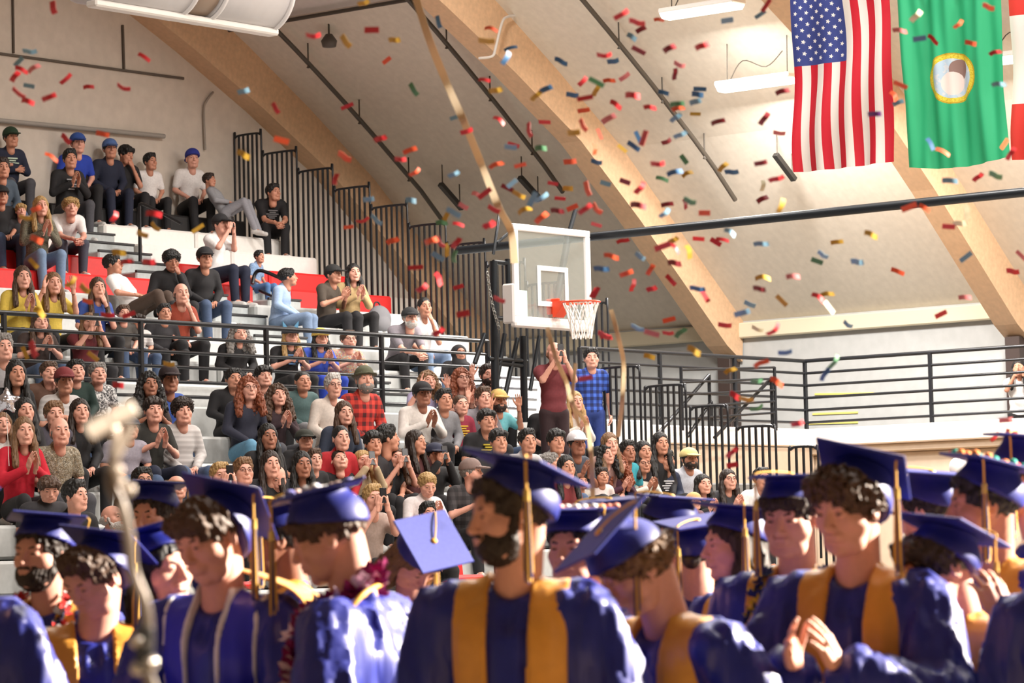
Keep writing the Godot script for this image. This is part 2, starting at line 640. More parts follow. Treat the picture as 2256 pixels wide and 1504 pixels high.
var NUMS := ["top", "second", "third", "fourth", "fifth", "sixth", "seventh", "eighth", "ninth", "tenth", "eleventh", "twelfth", "thirteenth", "fourteenth", "fifteenth", "sixteenth", "seventeenth", "eighteenth", "nineteenth", "lowest"]

func build_bleachers() -> void:
	var black := mat("black step", col(30, 29, 30), 0.6)
	var white := mat("white bench", col(236, 233, 228), 0.5, 0, 0.03, 2.0)
	var red := mat("red bench", col(205, 34, 34), 0.5, 0, 0.05, 2.0)
	var grey := mat("grey bench", col(200, 202, 200), 0.6, 0, 0.06, 2.0)
	var step := mat("aisle step", col(176, 182, 182), 0.7, 0, 0.08, 2.0)
	var edge := mat("step edge", col(46, 46, 48), 0.6)
	for k in range(-1, 19):
		if k == 9:
			continue
		var top := row_top(k)
		var bf := row_b(k)
		var bb: float = (0.02 if k == -1 else row_b(k - 1)) if k != 10 else 7.78
		var m: Material = black if k == -1 else (white if k < 2 else (red if k < 4 else grey))
		var cname := "black" if k == -1 else ("white" if k < 2 else ("red" if k < 4 else "pale grey"))
		var spans := []
		var a1 := -6.02 if k < 9 else -8.95
		if k < 10:
			spans = [[-22.0, -10.7], [-9.65, a1]]
		else:
			spans = [[-26.0, -17.6], [-16.5, a1]]
		if k == -1:
			spans = [[-22.0, a1]]
		if k == 3:
			spans = [[-22.0, -10.7], [-9.65, -8.9], [-8.2, a1]]
		var t := thing("bleacher_row", "%s bleacher row of stepped seats, %s from the gable wall" % [cname, NUMS[k + 1]], "bleacher", GX)
		var low := top - 0.32
		for sp in spans:
			var n := maxi(1, int(round((sp[1] - sp[0]) / 1.9)))
			var w: float = (sp[1] - sp[0]) / n
			for j in n:
				var s := ST()
				var x: float = sp[0] + w * j
				box_at(s, Vector3(x + 0.012, low, bb + 0.05), Vector3(x + w - 0.012, top, bf), 0.03)
				part(t, "seat_module", done(s), m)
		# aisle steps in the gaps
		for j in spans.size() - 1:
			var s := ST()
			var g0: float = spans[j][1]
			var g1: float = spans[j + 1][0]
			box_at(s, Vector3(g0 + 0.02, low, bb + 0.05), Vector3(g1 - 0.02, top - 0.03, bf - 0.1), 0.02)
			box_at(s, Vector3(g0 + 0.02, low, bf - 0.1), Vector3(g1 - 0.02, top - 0.19, bf + 0.24), 0.02)
			part(t, "aisle_step", done(s), step)
			s = ST()
			box_at(s, Vector3(g0 + 0.02, top - 0.035, bf - 0.13), Vector3(g1 - 0.02, top - 0.005, bf - 0.09), 0.005)
			box_at(s, Vector3(g0 + 0.02, top - 0.195, bf + 0.21), Vector3(g1 - 0.02, top - 0.165, bf + 0.25), 0.005)
			part(t, "step_edge", done(s), edge)
	# walkway between the upper and lower rows
	var s := ST()
	box_at(s, Vector3(-26, 2.9, row_b(8) + 0.02), Vector3(-6.0, 3.28, 7.95), 0.02)
	struct("walkway", done(s), grey, "pale grey walkway between the upper and the lower bleacher rows", GX)
	s = ST()
	box_at(s, Vector3(-8.6, 0, 7.8), Vector3(-6.6, 2.36, 10.2), 0.02)
	struct("stair_landing", done(s), mat("concrete deck", col(120, 120, 118), 0.9, 0, 0.1, 1.0), "concrete stair landing behind the lower bar fence", GX)
	seat_back(490, 1036, 15, "empty red stadium seat beside the young man in glasses", col(214, 44, 42))
	seat_back(1002, 1066, 15, "empty red stadium seat behind the blonde woman in white", col(214, 44, 42))
	s = ST()
	var yp := on_b(428, 915, row_b(12))
	var yq := on_b(480, 915, row_b(12))
	box_at(s, Vector3(yp.x, row_top(12) - 0.005, yp.z - 0.12), Vector3(yq.x, row_top(12) + 0.02, yp.z + 0.01), 0.005)
	single("yellow_nosing", "orange-yellow strip along an empty grey step", "step strip", done(s), mat("yellow strip", col(236, 170, 40), 0.6), GX)
	var bp := on_b(836, 712, row_b(4) + 0.3)
	var f := Fld.new(Vector3(-0.25, -0.05, -0.2), Vector3(0.25, 0.5, 0.2), 0.018)
	f.ell(Vector3(0, 0.2, 0), Vector3(0.18, 0.2, 0.12), 0.03)
	f.ell(Vector3(0, 0.13, 0.1), Vector3(0.12, 0.1, 0.06), 0.03)
	f.cut(Vector3(0, -1, 0), 0.0)
	var bag := thing("backpack", "grey backpack beside the woman in tan jacket", "bag", GX * Transform3D(Basis(Vector3.UP, -0.3), Vector3(bp.x, row_top(5), bp.z)))
	part(bag, "pack", f.net().mesh(), mat("grey backpack cloth", col(112, 112, 116), 0.8))
	s = ST()
	tube(s, curve([Vector3(-0.06, 0.36, -0.05), Vector3(-0.03, 0.44, -0.06), Vector3(0.03, 0.44, -0.06), Vector3(0.06, 0.36, -0.05)], 4), 0.012, 6)
	part(bag, "handle", done(s), mat("black step", col(30, 29, 30), 0.6))
	# closed structure under the rows
	s = ST()
	prism(s, PackedVector2Array([Vector2(-0.02, 0), Vector2(-0.02, 5.9), Vector2(-7.0, 2.85), Vector2(-7.9, 2.6), Vector2(-15.0, 0.02), Vector2(-15.0, 0)]), 0.0, 14.0)
	struct("bleacher_base", done(s), grey, "pale grey closed frame under the bleacher rows", GX * Transform3D(Basis(Vector3(0, 0, -1), Vector3.UP, Vector3(1, 0, 0)), Vector3(-25.5, 0, 0.0)))

func seat_back(px: float, py: float, k: int, label: String, c: Color) -> void:   # a moulded stadium seat clipped to a row
	var p := on_b(px, py, row_b(k) - 0.2)
	var t := thing("stadium_seat", label, "seat", GX * Transform3D(Basis(Vector3.UP, -0.2), Vector3(p.x, row_top(k), p.z)))
	var s := ST()
	box_at(s, Vector3(-0.22, 0.02, -0.2), Vector3(0.22, 0.09, 0.2), 0.03)
	part(t, "seat", done(s), mat("red plastic seat", c, 0.4))
	s = ST()
	cbox(s, Vector3(0.44, 0.42, 0.05), Transform3D(Basis(Vector3.RIGHT, -0.15), Vector3(0, 0.25, -0.2)), 0.02)
	part(t, "backrest", done(s), mat("red plastic seat", c, 0.4))

func rail(called: String, label: String, pts: Array, h0: float, h1: float, bars: int, m: Material, step := 1.9) -> void:   # a post and rail along gym points (a, b)
	var t := thing(called, label, "railing", GX)
	for k in pts.size() - 1:
		var p: Vector2 = pts[k]
		var q: Vector2 = pts[k + 1]
		for j in bars:
			var h := lerpf(h1, h0 + 0.12, float(j) / (bars - 1))
			var s := ST()
			tube(s, [Vector3(p.x, h, p.y), Vector3(q.x, h, q.y)], 0.028 if j == 0 else 0.02, 8)
			part(t, "rail", done(s), m)
		var n := maxi(1, int(round(p.distance_to(q) / step)))
		for j in n + 1:
			if k > 0 and j == 0:
				continue
			var c := p.lerp(q, float(j) / n)
			var s := ST()
			bar(s, Vector3(c.x, h0 - 0.05, c.y), Vector3(c.x, h1 + 0.01, c.y), 0.05, 0.05)
			part(t, "post", done(s), m)

func guard_panel(t: Node3D, a: float, b0: float, b1: float, h0: float, h1: float, m: Material, gap: float) -> void:
	var s := ST()
	var r := 0.1
	tube(s, curve([Vector3(a, h0, b0), Vector3(a, h1 - r, b0), Vector3(a, h1 - 0.03, b0 + 0.03), Vector3(a, h1, b0 + r), Vector3(a, h1, b1 - r), Vector3(a, h1 - 0.03, b1 - 0.03), Vector3(a, h1 - r, b1), Vector3(a, h0, b1)], 4), 0.017, 6)
	part(t, "frame", done(s), m)
	var n := int((b1 - b0) / gap)
	for k in range(1, n):
		var b := lerpf(b0, b1, float(k) / n)
		s = ST()
		bar(s, Vector3(a, h0, b), Vector3(a, h1, b), 0.028, 0.028, 0.003)
		part(t, "bar", done(s), m)

func build_rails() -> void:
	var black := mat("black rail", col(34, 36, 40), 0.35, 0.3)
	rail("railing", "black six-bar railing along the walkway in front of the upper rows", [Vector2(-19.5, 7.8), Vector2(-9.3, 7.8)], 3.28, 4.24, 6, black)
	rail("railing", "black six-bar railing turning the corner of the concourse above the white ledge", [Vector2(-7.15, 7.62), Vector2(-1.8, 7.62), Vector2(-1.8, 14.0)], 3.22, 4.24, 6, black)
	var t := thing("guard_fence", "tall black bar fence stepping down the end of the upper bleachers", "fence", GX)
	for i in 10:
		guard_panel(t, -5.78, 0.72 * i - 0.12 if i else 0.02, 0.72 * i + 0.58, row_top(i) - 0.45, 7.97 - 0.335 * i, black, 0.088)
	t = thing("guard_fence", "black bar fence stepping down the end of the lower bleachers before the white ledge", "fence", GX)
	for r in [[1318, 1409, 812], [1420, 1510, 852], [1520, 1603, 897], [1622, 1708, 941], [1738, 1802, 985], [1815, 1880, 1030]]:
		var p := on_a(r[0], r[2], -8.45)
		var q := on_a(r[1], r[2], -8.45)
		guard_panel(t, -8.45, p.z, q.z, p.y - 1.35, p.y, black, 0.085)
	for r in [[1500, 1640, 0]]:
		pass
	# stair rails that climb to the concourse
	t = thing("stair_rail", "black sloping stair handrails climbing to the concourse behind the bar fence", "railing", GX)
	for r in [[1445, 931, 1562, 826], [1515, 931, 1567, 884], [1574, 934, 1699, 833]]:
		var s := ST()
		var p := on_b(r[0], r[1] + 30, 8.3)
		var q := on_b(r[2], r[3], 8.3)
		tube(s, [p, q], 0.025, 8)
		part(t, "handrail", done(s), black)
		s = ST()
		tube(s, [q, Vector3(q.x, 3.2, q.z)], 0.025, 8)
		part(t, "post", done(s), black)
	t = thing("stair_rail", "short black rail panel beside the concourse stair", "railing", GX)
	for k in 5:
		var s := ST()
		tube(s, [on_b(1500, 815 + k * 27, 8.35), on_b(1706, 809 + k * 25, 8.35)], 0.018, 6)
		part(t, "rail", done(s), black)
	for x in [1500, 1706]:
		var s := ST()
		tube(s, [on_b(x, 808, 8.35), on_b(x + 4, 948, 8.35)], 0.025, 6)
		part(t, "post", done(s), black)
	# handrail posts in the aisles
	var q0 := on_b(307, 455, 2.4)
	t = thing("aisle_rail", "black aisle handrail post rising between white benches", "handrail", GX)
	var s := ST()
	tube(s, [Vector3(q0.x, 5.3, q0.z), q0], 0.025, 8)
	part(t, "post", done(s), black)
	s = ST()
	tube(s, curve([q0, q0 + Vector3(0, 0.02, 0.1), q0 + Vector3(0, -0.3, 0.8)], 4), 0.022, 8)
	part(t, "handrail", done(s), black)
	t = thing("aisle_rail", "black looped handrail beside the red bench and the light blue shirt", "handrail", GX)
	s = ST()
	tube(s, curve([on_b(628, 705, 4.2), on_b(627, 640, 4.2), on_b(624, 618, 4.1), on_b(605, 607, 3.9), on_b(575, 596, 3.6), on_b(562, 603, 3.5), on_b(556, 625, 3.5)], 5), 0.026, 8)
	part(t, "handrail", done(s), black)
	s = ST()
	tube(s, [on_b(627, 665, 4.2), on_b(572, 640, 3.6)], 0.02, 8)
	part(t, "crossbar", done(s), black)

# ---------------------------------------------------------------- basketball goal
func build_hoop() -> void:
	var c := at(1216, 609, 38.5)
	var g := GX.affine_inverse() * c      # gym position of the board centre; the board runs along a and faces +b
	var xf := GX * Transform3D(Basis.IDENTITY, g)
	var t := thing("basketball_goal", "glass basketball backboard with white frame, orange rim and white net", "basketball goal", xf)
	var white := mat("backboard white", col(240, 238, 238), 0.5)
	var W := 0.75
	var H := 0.60
	var s := ST()
	for r in [[-W, -H, W, -H + 0.09], [-W, H - 0.08, W, H], [-W, -H + 0.09, -W + 0.09, H - 0.08], [W - 0.09, -H + 0.09, W, H - 0.08]]:
		box_at(s, Vector3(r[0], r[1], -0.02), Vector3(r[2], r[3], 0.025), 0.008)
	part(t, "board_frame", done(s), white)
	s = ST()
	for r in [[-0.30, -0.37, 0.30, -0.31], [-0.30, 0.06, 0.30, 0.12], [-0.30, -0.31, -0.235, 0.06], [0.235, -0.31, 0.30, 0.06]]:
		box_at(s, Vector3(r[0], r[1], 0.008), Vector3(r[2], r[3], 0.018), 0.003)
	part(t, "target_square", done(s), white)
	s = ST()
	box_at(s, Vector3(-W + 0.05, -H + 0.05, -0.004), Vector3(W - 0.05, H - 0.05, 0.004), 0.001)
	var glass := StandardMaterial3D.new()
	glass.resource_name = "board glass"
	glass.albedo_color = Color(0.9, 0.95, 0.93, 0.12)
	glass.transparency = BaseMaterial3D.TRANSPARENCY_ALPHA
	glass.roughness = 0.02
	part(t, "glass", done(s), glass)
	s = ST()
	box_at(s, Vector3(-W - 0.02, -H - 0.045, -0.05), Vector3(W + 0.01, -H + 0.03, 0.045), 0.02)
	box_at(s, Vector3(-W - 0.03, -H, -0.16), Vector3(-W + 0.02, -0.12, 0.02), 0.02)
	part(t, "edge_pad", done(s), mat("pad white", col(214, 210, 208), 0.7))
	s = ST()
	box_at(s, Vector3(-W + 0.06, -0.52, 0.01), Vector3(-W + 0.24, -0.2, 0.02), 0.003)
	part(t, "sticker", done(s), mat("pale green sticker", col(196, 222, 214), 0.7))
	var orange := mat("orange rim", col(232, 70, 30), 0.4)
	var rc := Vector3(0.02, -0.34, 0.42)
	s = ST()
	var ring := []
	for k in 33:
		ring.append(rc + Vector3(cos(TAU * k / 32) * 0.228, 0, sin(TAU * k / 32) * 0.228))
	tube(s, ring, 0.012, 8, -1.0, false)
	part(t, "rim", done(s), orange)
	s = ST()
	box_at(s, Vector3(-0.08, -0.46, 0.02), Vector3(0.12, -0.27, 0.05), 0.01)
	prism(s, PackedVector2Array([Vector2(0.05, -0.31), Vector2(0.05, -0.5), Vector2(0.08, -0.5), Vector2(0.23, -0.35), Vector2(0.23, -0.31)]), -0.09, 0.09)
	var bm := part(t, "rim_bracket", done(s), orange, Transform3D(Basis(Vector3(0, 0, 1), Vector3.UP, Vector3(-1, 0, 0)), Vector3.ZERO))
	bm.transform = Transform3D(Basis(Vector3(0, 0, 1), Vector3.UP, Vector3(-1, 0, 0)), Vector3(0.02, 0, 0))
	s = ST()
	var nt := 12
	for k in nt:
		for dirn in [-1, 1]:
			var pts := []
			for j in 6:
				var u := j / 5.0
				var rad := lerpf(0.222, 0.11, pow(u, 0.7)) + (0.02 * maxf(0.0, u - 0.7))
				var ang: float = TAU * (k + dirn * u * 1.5) / nt
				pts.append(rc + Vector3(cos(ang) * rad, -u * 0.44, sin(ang) * rad))
			tube(s, pts, 0.0085, 4)
	part(t, "net", done(s), mat("white net", col(238, 234, 228), 0.8))
	# black support frame behind the board
	var black := mat("black goal steel", col(28, 34, 40), 0.4, 0.3)
	var f := thing("goal_support", "black steel lift frame and braces behind the basketball backboard", "support frame", GX)
	var bk := g.z - 0.5
	var legs := [[1087, 575, 1092, 915, 0.05], [1152, 740, 1156, 930, 0.045], [1112, 735, 1088, 880, 0.03], [1140, 745, 1098, 940, 0.03], [1188, 740, 1168, 860, 0.025], [1068, 735, 1046, 800, 0.03], [1118, 570, 1122, 700, 0.035], [1268, 462, 1252, 520, 0.03], [1252, 520, 1222, 690, 0.045], [1130, 505, 1095, 535, 0.02]]
	for r in legs:
		s = ST()
		tube(s, [on_b(r[0], r[1], bk), on_b(r[2], r[3], bk)], r[4], 8)
		part(f, "strut", done(s), black)
	for r in [[1087, 577, 1122, 580], [1087, 700, 1122, 702], [1092, 800, 1156, 806], [1075, 790, 1160, 795]]:
		s = ST()
		tube(s, [on_b(r[0], r[1], bk), on_b(r[2], r[3], bk)], 0.03, 8)
		part(f, "crossbar", done(s), black)
	s = ST()
	tube(s, [on_b(1087, 560, bk), on_b(1096, 500, bk), on_b(1100, 470, bk - 0.2)], 0.02, 6)
	part(f, "hanger", done(s), black)
	# a chain that sags beside the frame
	var ch := thing("hanging_chain", "grey steel chain sagging beside the black goal frame", "chain", GX)
	var link := TorusMesh.new()
	link.inner_radius = 0.011
	link.outer_radius = 0.024
	link.rings = 10
	link.ring_segments = 6
	for k in 16:
		var u := k / 15.0
		var q := on_b(lerpf(1074, 1099, u) + 6.0 * sin(u * PI) * -0.6, lerpf(602, 722, u), bk + 0.1)
		var B := Basis(Vector3.UP, (k % 2) * PI / 2) * Basis(Vector3.RIGHT, PI / 2)
		part(ch, "link", link, mat("chain steel", col(150, 150, 145), 0.35, 0.6), Transform3D(B * Basis.from_scale(Vector3(1, 1, 1.3)), q))
	# black step rails next to the frame, their highlights put into the pale colour
	var st := thing("step_rails", "black step rails under the backboard, highlights painted into their colour", "stairs", GX)
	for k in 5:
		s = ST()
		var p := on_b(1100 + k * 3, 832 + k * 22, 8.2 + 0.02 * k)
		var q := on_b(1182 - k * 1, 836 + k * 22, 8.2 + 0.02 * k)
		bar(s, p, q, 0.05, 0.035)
		part(st, "step", done(s), mat("painted highlight", col(150, 152, 155), 0.25, 0.5))
	# long black pipe under the roof
	var A := on_a(1008, 537, g.x + 1.0)
	var B2 := on_a(2300, 436, g.x + 1.0)
	var h := (A.y + B2.y) * 0.5
	s = ST()
	tube(s, [Vector3(A.x, h, A.z), Vector3(A.x, h, B2.z)], 0.055, 10)
	single("goal_pipe", "long black steel pipe carrying the backboard across the hall", "pipe", done(s), black, GX)
	s = ST()
	tube(s, [on_a(1690, 445, g.x + 1.0), on_a(1700, 480, g.x + 1.0)], 0.01, 5)

# ---------------------------------------------------------------- flags, duct, sign, scoreboard lamp
func cloth(w: float, h: float, nx: int, ny: int, fold: Callable) -> ArrayMesh:   # x right, y down from the top edge, thin both-sided sheet with UVs
	var s := ST()
	var P := func(i: int, j: int, zz: float) -> Vector3:
		var u := float(i) / nx
		var v := float(j) / ny
		var q: Vector3 = fold.call(u, v)
		return Vector3((u - 0.5) * w + q.x, -v * h + q.y, q.z + zz)
	for zz in [0.003, -0.003]:
		for i in nx:
			for j in ny:
				var c := [[i, j], [i + 1, j], [i + 1, j + 1], [i, j + 1]]
				var order := [0, 1, 2, 0, 2, 3] if zz > 0 else [0, 2, 1, 0, 3, 2]
				for o in order:
					s.set_smooth_group(1 if zz > 0 else 2)
					s.set_uv(Vector2(float(c[o][0]) / nx, float(c[o][1]) / ny))
					s.add_vertex(P.call(c[o][0], c[o][1], zz))
	return done(s)

func star(im: Image, cx: float, cy: float, r: float, c: Color) -> void:
	for y in range(int(cy - r), int(cy + r) + 1):
		for x in range(int(cx - r), int(cx + r) + 1):
			var d := Vector2(x - cx, y - cy)
			var a := d.angle() + PI
			var k := fposmod(a, TAU / 5.0) - TAU / 10.0
			var lim := r * 0.42 / cos(clampf(absf(absf(k) - TAU / 10.0), 0, 1.2)) if false else r * lerpf(1.0, 0.42, absf(k) / (TAU / 10.0))
			if d.length() < lim:
				im.set_pixel(x, y, c)

func flag_mat(key: String, im: Image) -> StandardMaterial3D:
	var m := StandardMaterial3D.new()
	m.resource_name = key
	m.albedo_texture = ImageTexture.create_from_image(im)
	m.roughness = 0.6
	m.backlight_enabled = true
	m.backlight = Color(0.6, 0.6, 0.6)
	mats[key] = m
	return m

func build_hangings() -> void:
	var pole := mat("flag pole", col(190, 186, 180), 0.4, 0.3)
	var DD := 31.0
	# star-striped flag hung from its fly edge, canton at the upper side
	var im := Image.create(520, 860, false, Image.FORMAT_RGB8)
	for y in 860:
		for x in 520:
			var k := int(x / 40.0)
			im.set_pixel(x, y, col(238, 234, 230) if k % 2 == 1 else col(206, 30, 52))
	for y in 344:
		for x in 280:
			im.set_pixel(x, y, col(62, 76, 148))
	for i in 11:
		for j in 9:
			if (i + j) % 2 == 0:
				star(im, 28.0 + j * 28.0, 31.0 + i * 28.2, 11.0, col(245, 243, 240))
	var p := at(1846, -22, DD)
	var q := at(1846 + 107, -22 - 9, DD - 0.33)
	var xdir := GN
	var fx := Transform3D(Basis(xdir, Vector3.UP, xdir.cross(Vector3.UP)), p)
	var wv := func(u: float, v: float) -> Vector3: return Vector3(0.02 * sin(v * 5.0) + 0.02 * v, -0.02 * u * (1.0 - u), 0.025 * sin(u * 22.0 + v * 2.0) * (0.3 + v) + 0.02 * sin(v * 9.0 + u * 4.0))
	var t := thing("hanging_flag", "red and white striped flag with white stars on blue, hung from the ceiling", "flag", fx)
	part(t, "cloth", cloth(1.12, 2.02 * 0.86, 60, 40, wv), flag_mat("striped flag", im))
	var s := ST()
	tube(s, [Vector3(-0.6, 0.02, 0), Vector3(0.6, 0.02, 0)], 0.015, 8)
	part(t, "pole", done(s), pole)
	# green flag with a round emblem
	im = Image.create(400, 680, false, Image.FORMAT_RGB8)
	im.fill(col(48, 182, 128))
	var nz := FastNoiseLite.new()
	nz.seed = 5
	nz.frequency = 0.03
	for y in 680:
		for x in 400:
			var d := Vector2((x - 196.0), (y - 330.0)).length()
			if d < 100.0:
				var c := col(232, 214, 74)
				if d > 94.0:
					c = col(196, 160, 40)
				if d < 78.0:
					c = col(190, 214, 232)
					var v := nz.get_noise_2d(x, y)
					if Vector2((x - 196.0) / 40.0, (y - 350.0) / 46.0).length() < 1.0:
						c = col(238, 226, 222)
					elif Vector2((x - 222.0) / 34.0, (y - 298.0) / 40.0).length() < 1.0:
						c = col(150, 122, 116)
					elif v > 0.2:
						c = col(214, 222, 230)
				elif nz.get_noise_2d(x * 4.0, y * 4.0) > 0.15:
					c = col(206, 186, 52)
				im.set_pixel(x, y, c)
	var fx2 := Transform3D(fx.basis, at(2087, -24, DD - 0.8))
	var wv2 := func(u: float, v: float) -> Vector3: return Vector3((u - 0.5) * (0.12 * absf(v - 0.62) - 0.1) + 0.06 * v, -0.05 * sin(u * PI), 0.04 * sin(u * 17.0 + sin(v * 3.0) * 1.3) * (1.1 - absf(v - 0.4)) + 0.015 * sin(u * 41.0))
	t = thing("hanging_flag", "green flag with a round gold-edged emblem, hung from the ceiling", "flag", fx2)
	part(t, "cloth", cloth(1.14, 1.66, 80, 40, wv2), flag_mat("green flag", im))
	s = ST()
	tube(s, [Vector3(-0.6, 0.02, 0), Vector3(0.6, 0.02, 0)], 0.015, 8)
	part(t, "pole", done(s), pole)
	im = Image.create(300, 600, false, Image.FORMAT_RGB8)
	for y in 600:
		for x in 300:
			im.set_pixel(x, y, col(238, 235, 232) if y > 95 and y < 405 else col(216, 58, 50))
	var fx3 := Transform3D(fx.basis, at(2335, -40, DD - 1.4))
	t = thing("hanging_flag", "red and white banded flag at the end of the flag line", "flag", fx3)
	part(t, "cloth", cloth(1.1, 1.62, 40, 30, wv), flag_mat("banded flag", im))
	s = ST()
	tube(s, [Vector3(-0.6, 0.02, 0), Vector3(0.6, 0.02, 0)], 0.015, 8)
	part(t, "pole", done(s), pole)
	# a cable carries the three flags
	s = ST()
	tube(s, [fx * Vector3(-6, 2.5, 0), fx * Vector3(-0.6, 0.03, 0), fx3 * Vector3(0.6, 0.03, 0), fx3 * Vector3(6, 2.5, 0)], 0.006, 6)
	single("flag_cable", "thin steel cable that carries the row of flags", "cable", done(s), pole)
	# white air duct in the upper corner
	var dm := mat("white duct", col(205, 204, 206), 0.45, 0, 0.03, 1.0)
	var cA := GX.affine_inverse() * at(240, -78, 36.5)
	var dxf := GX * Transform3D(Basis.IDENTITY, cA)
	t = thing("air_duct", "white round air duct with a band and a pale lower lip", "duct", dxf)
	var e := (GX.affine_inverse() * at(560, -25, 38.3) - cA)
	var L := e.x + 0.25
	var R := 0.5
	var along := Basis(Vector3.UP, 0) * Basis(Vector3(0, 1, 0), Vector3(1, 0, 0), Vector3(0, 0, -1))
	var lay := Transform3D(Basis(Vector3(0, -1, 0), Vector3(1, 0, 0), Vector3(0, 0, 1)), Vector3.ZERO)
	for r in [[-0.4, L * 0.4, R, "duct_section", dm], [L * 0.4, L * 0.56, R * 0.93, "brown_section", mat("brown duct", col(150, 132, 116), 0.5)], [L * 0.56, L, R, "duct_section", dm]]:
		s = ST()
		lathe(s, [Vector2(0.0, r[0]), Vector2(r[2] - 0.03, r[0]), Vector2(r[2], r[0] + 0.03), Vector2(r[2], r[1] - 0.03), Vector2(r[2] - 0.03, r[1]), Vector2(0.0, r[1])], 40, lay)
		part(t, r[3], done(s), r[4])
	for x in [L * 0.39, L * 0.57, L * 0.985]:
		s = ST()
		lathe(s, [Vector2(R, x - 0.025), Vector2(R + 0.03, x - 0.02), Vector2(R + 0.03, x + 0.02), Vector2(R, x + 0.025)], 40, lay)
		part(t, "band", done(s), mat("duct band", col(226, 225, 226), 0.4))
	s = ST()
	box_at(s, Vector3(-0.4, -R - 0.05, 0.02), Vector3(L + 0.02, -R + 0.03, 0.2), 0.02)
	part(t, "lower_lip", done(s), mat("duct lip", col(232, 229, 224), 0.5))
	for x in [0.1, L - 0.2]:
		s = ST()
		tube(s, [Vector3(x, R, 0), Vector3(x, R + 2.2, 0)], 0.012, 6)
		part(t, "hanger", done(s), mat("dark pipe", col(74, 68, 60), 0.5))
	# lit red exit sign
	var ex := on_b(1037, 578, 0.2)
	t = thing("exit_sign", "small red lit sign beside the bar fence", "sign", GX * Transform3D(Basis.IDENTITY, ex))
	s = ST()
	box_at(s, Vector3(-0.14, -0.12, -0.04), Vector3(0.14, 0.12, 0.03), 0.01)
	part(t, "housing", done(s), mat("sign housing", col(120, 40, 34), 0.5))
	for x in [-0.065, 0.065]:
		s = ST()
		box_at(s, Vector3(x - 0.05, -0.1, 0.03), Vector3(x + 0.05, 0.1, 0.04), 0.005)
		part(t, "lit_panel", done(s), glow("red sign glow", Color(1.0, 0.13, 0.06), 2.2))
	s = ST()
	bar(s, Vector3(0, 0, -0.2), Vector3(0, 0, -0.03), 0.04, 0.04)
	part(t, "bracket", done(s), mat("black steel", col(38, 36, 34), 0.5))
	var l := OmniLight3D.new()
	l.name = "sign_light"
	l.light_color = Color(1.0, 0.2, 0.1)
	l.light_energy = 0.05
	l.light_size = 0.1
	l.omni_range = 60.0
	l.omni_attenuation = 2.0
	l.shadow_enabled = true
	l.position = GX * (ex + Vector3(0, 0, 0.15))
	add_child(l)
	# small projector box under the roof
	var bx := under_roof(725, 90, 0.25)
	t = thing("roof_speaker", "small grey box fixture hanging under the roof by the crossing pipe", "fixture", GX * Transform3D(Basis.IDENTITY, bx))
	s = ST()
	lathe(s, [Vector2(0.0, -0.1), Vector2(0.1, -0.09), Vector2(0.12, 0.0), Vector2(0.05, 0.1), Vector2(0.0, 0.1)], 16, Transform3D.IDENTITY)
	part(t, "body", done(s), mat("fixture grey", col(86, 82, 78), 0.5))
	s = ST()
	tube(s, [Vector3(0, 0.08, 0), Vector3(0, 0.3, 0)], 0.015, 6)
	part(t, "hanger", done(s), mat("dark pipe", col(74, 68, 60), 0.5))

# ---------------------------------------------------------------- smooth-joined bodies meshed as surface nets
class Buf:
	var v := PackedVector3Array()
	var n := PackedVector3Array()
	var i := PackedInt32Array()
	func add(b: Buf, xf: Transform3D) -> void:
		var base := v.size()
		v.append_array(xf * b.v)
		var bx := Transform3D(xf.basis.orthonormalized(), Vector3.ZERO)
		n.append_array(bx * b.n)
		var k := b.i.duplicate()
		if base:
			for j in k.size():
				k[j] += base
		i.append_array(k)
	func into(m: ArrayMesh) -> void:
		if i.is_empty():
			return
		var a := []
		a.resize(Mesh.ARRAY_MAX)
		a[Mesh.ARRAY_VERTEX] = v
		a[Mesh.ARRAY_NORMAL] = n
		a[Mesh.ARRAY_INDEX] = i
		m.add_surface_from_arrays(Mesh.PRIMITIVE_TRIANGLES, a)
	func mesh() -> ArrayMesh:
		var m := ArrayMesh.new()
		into(m)
		return m

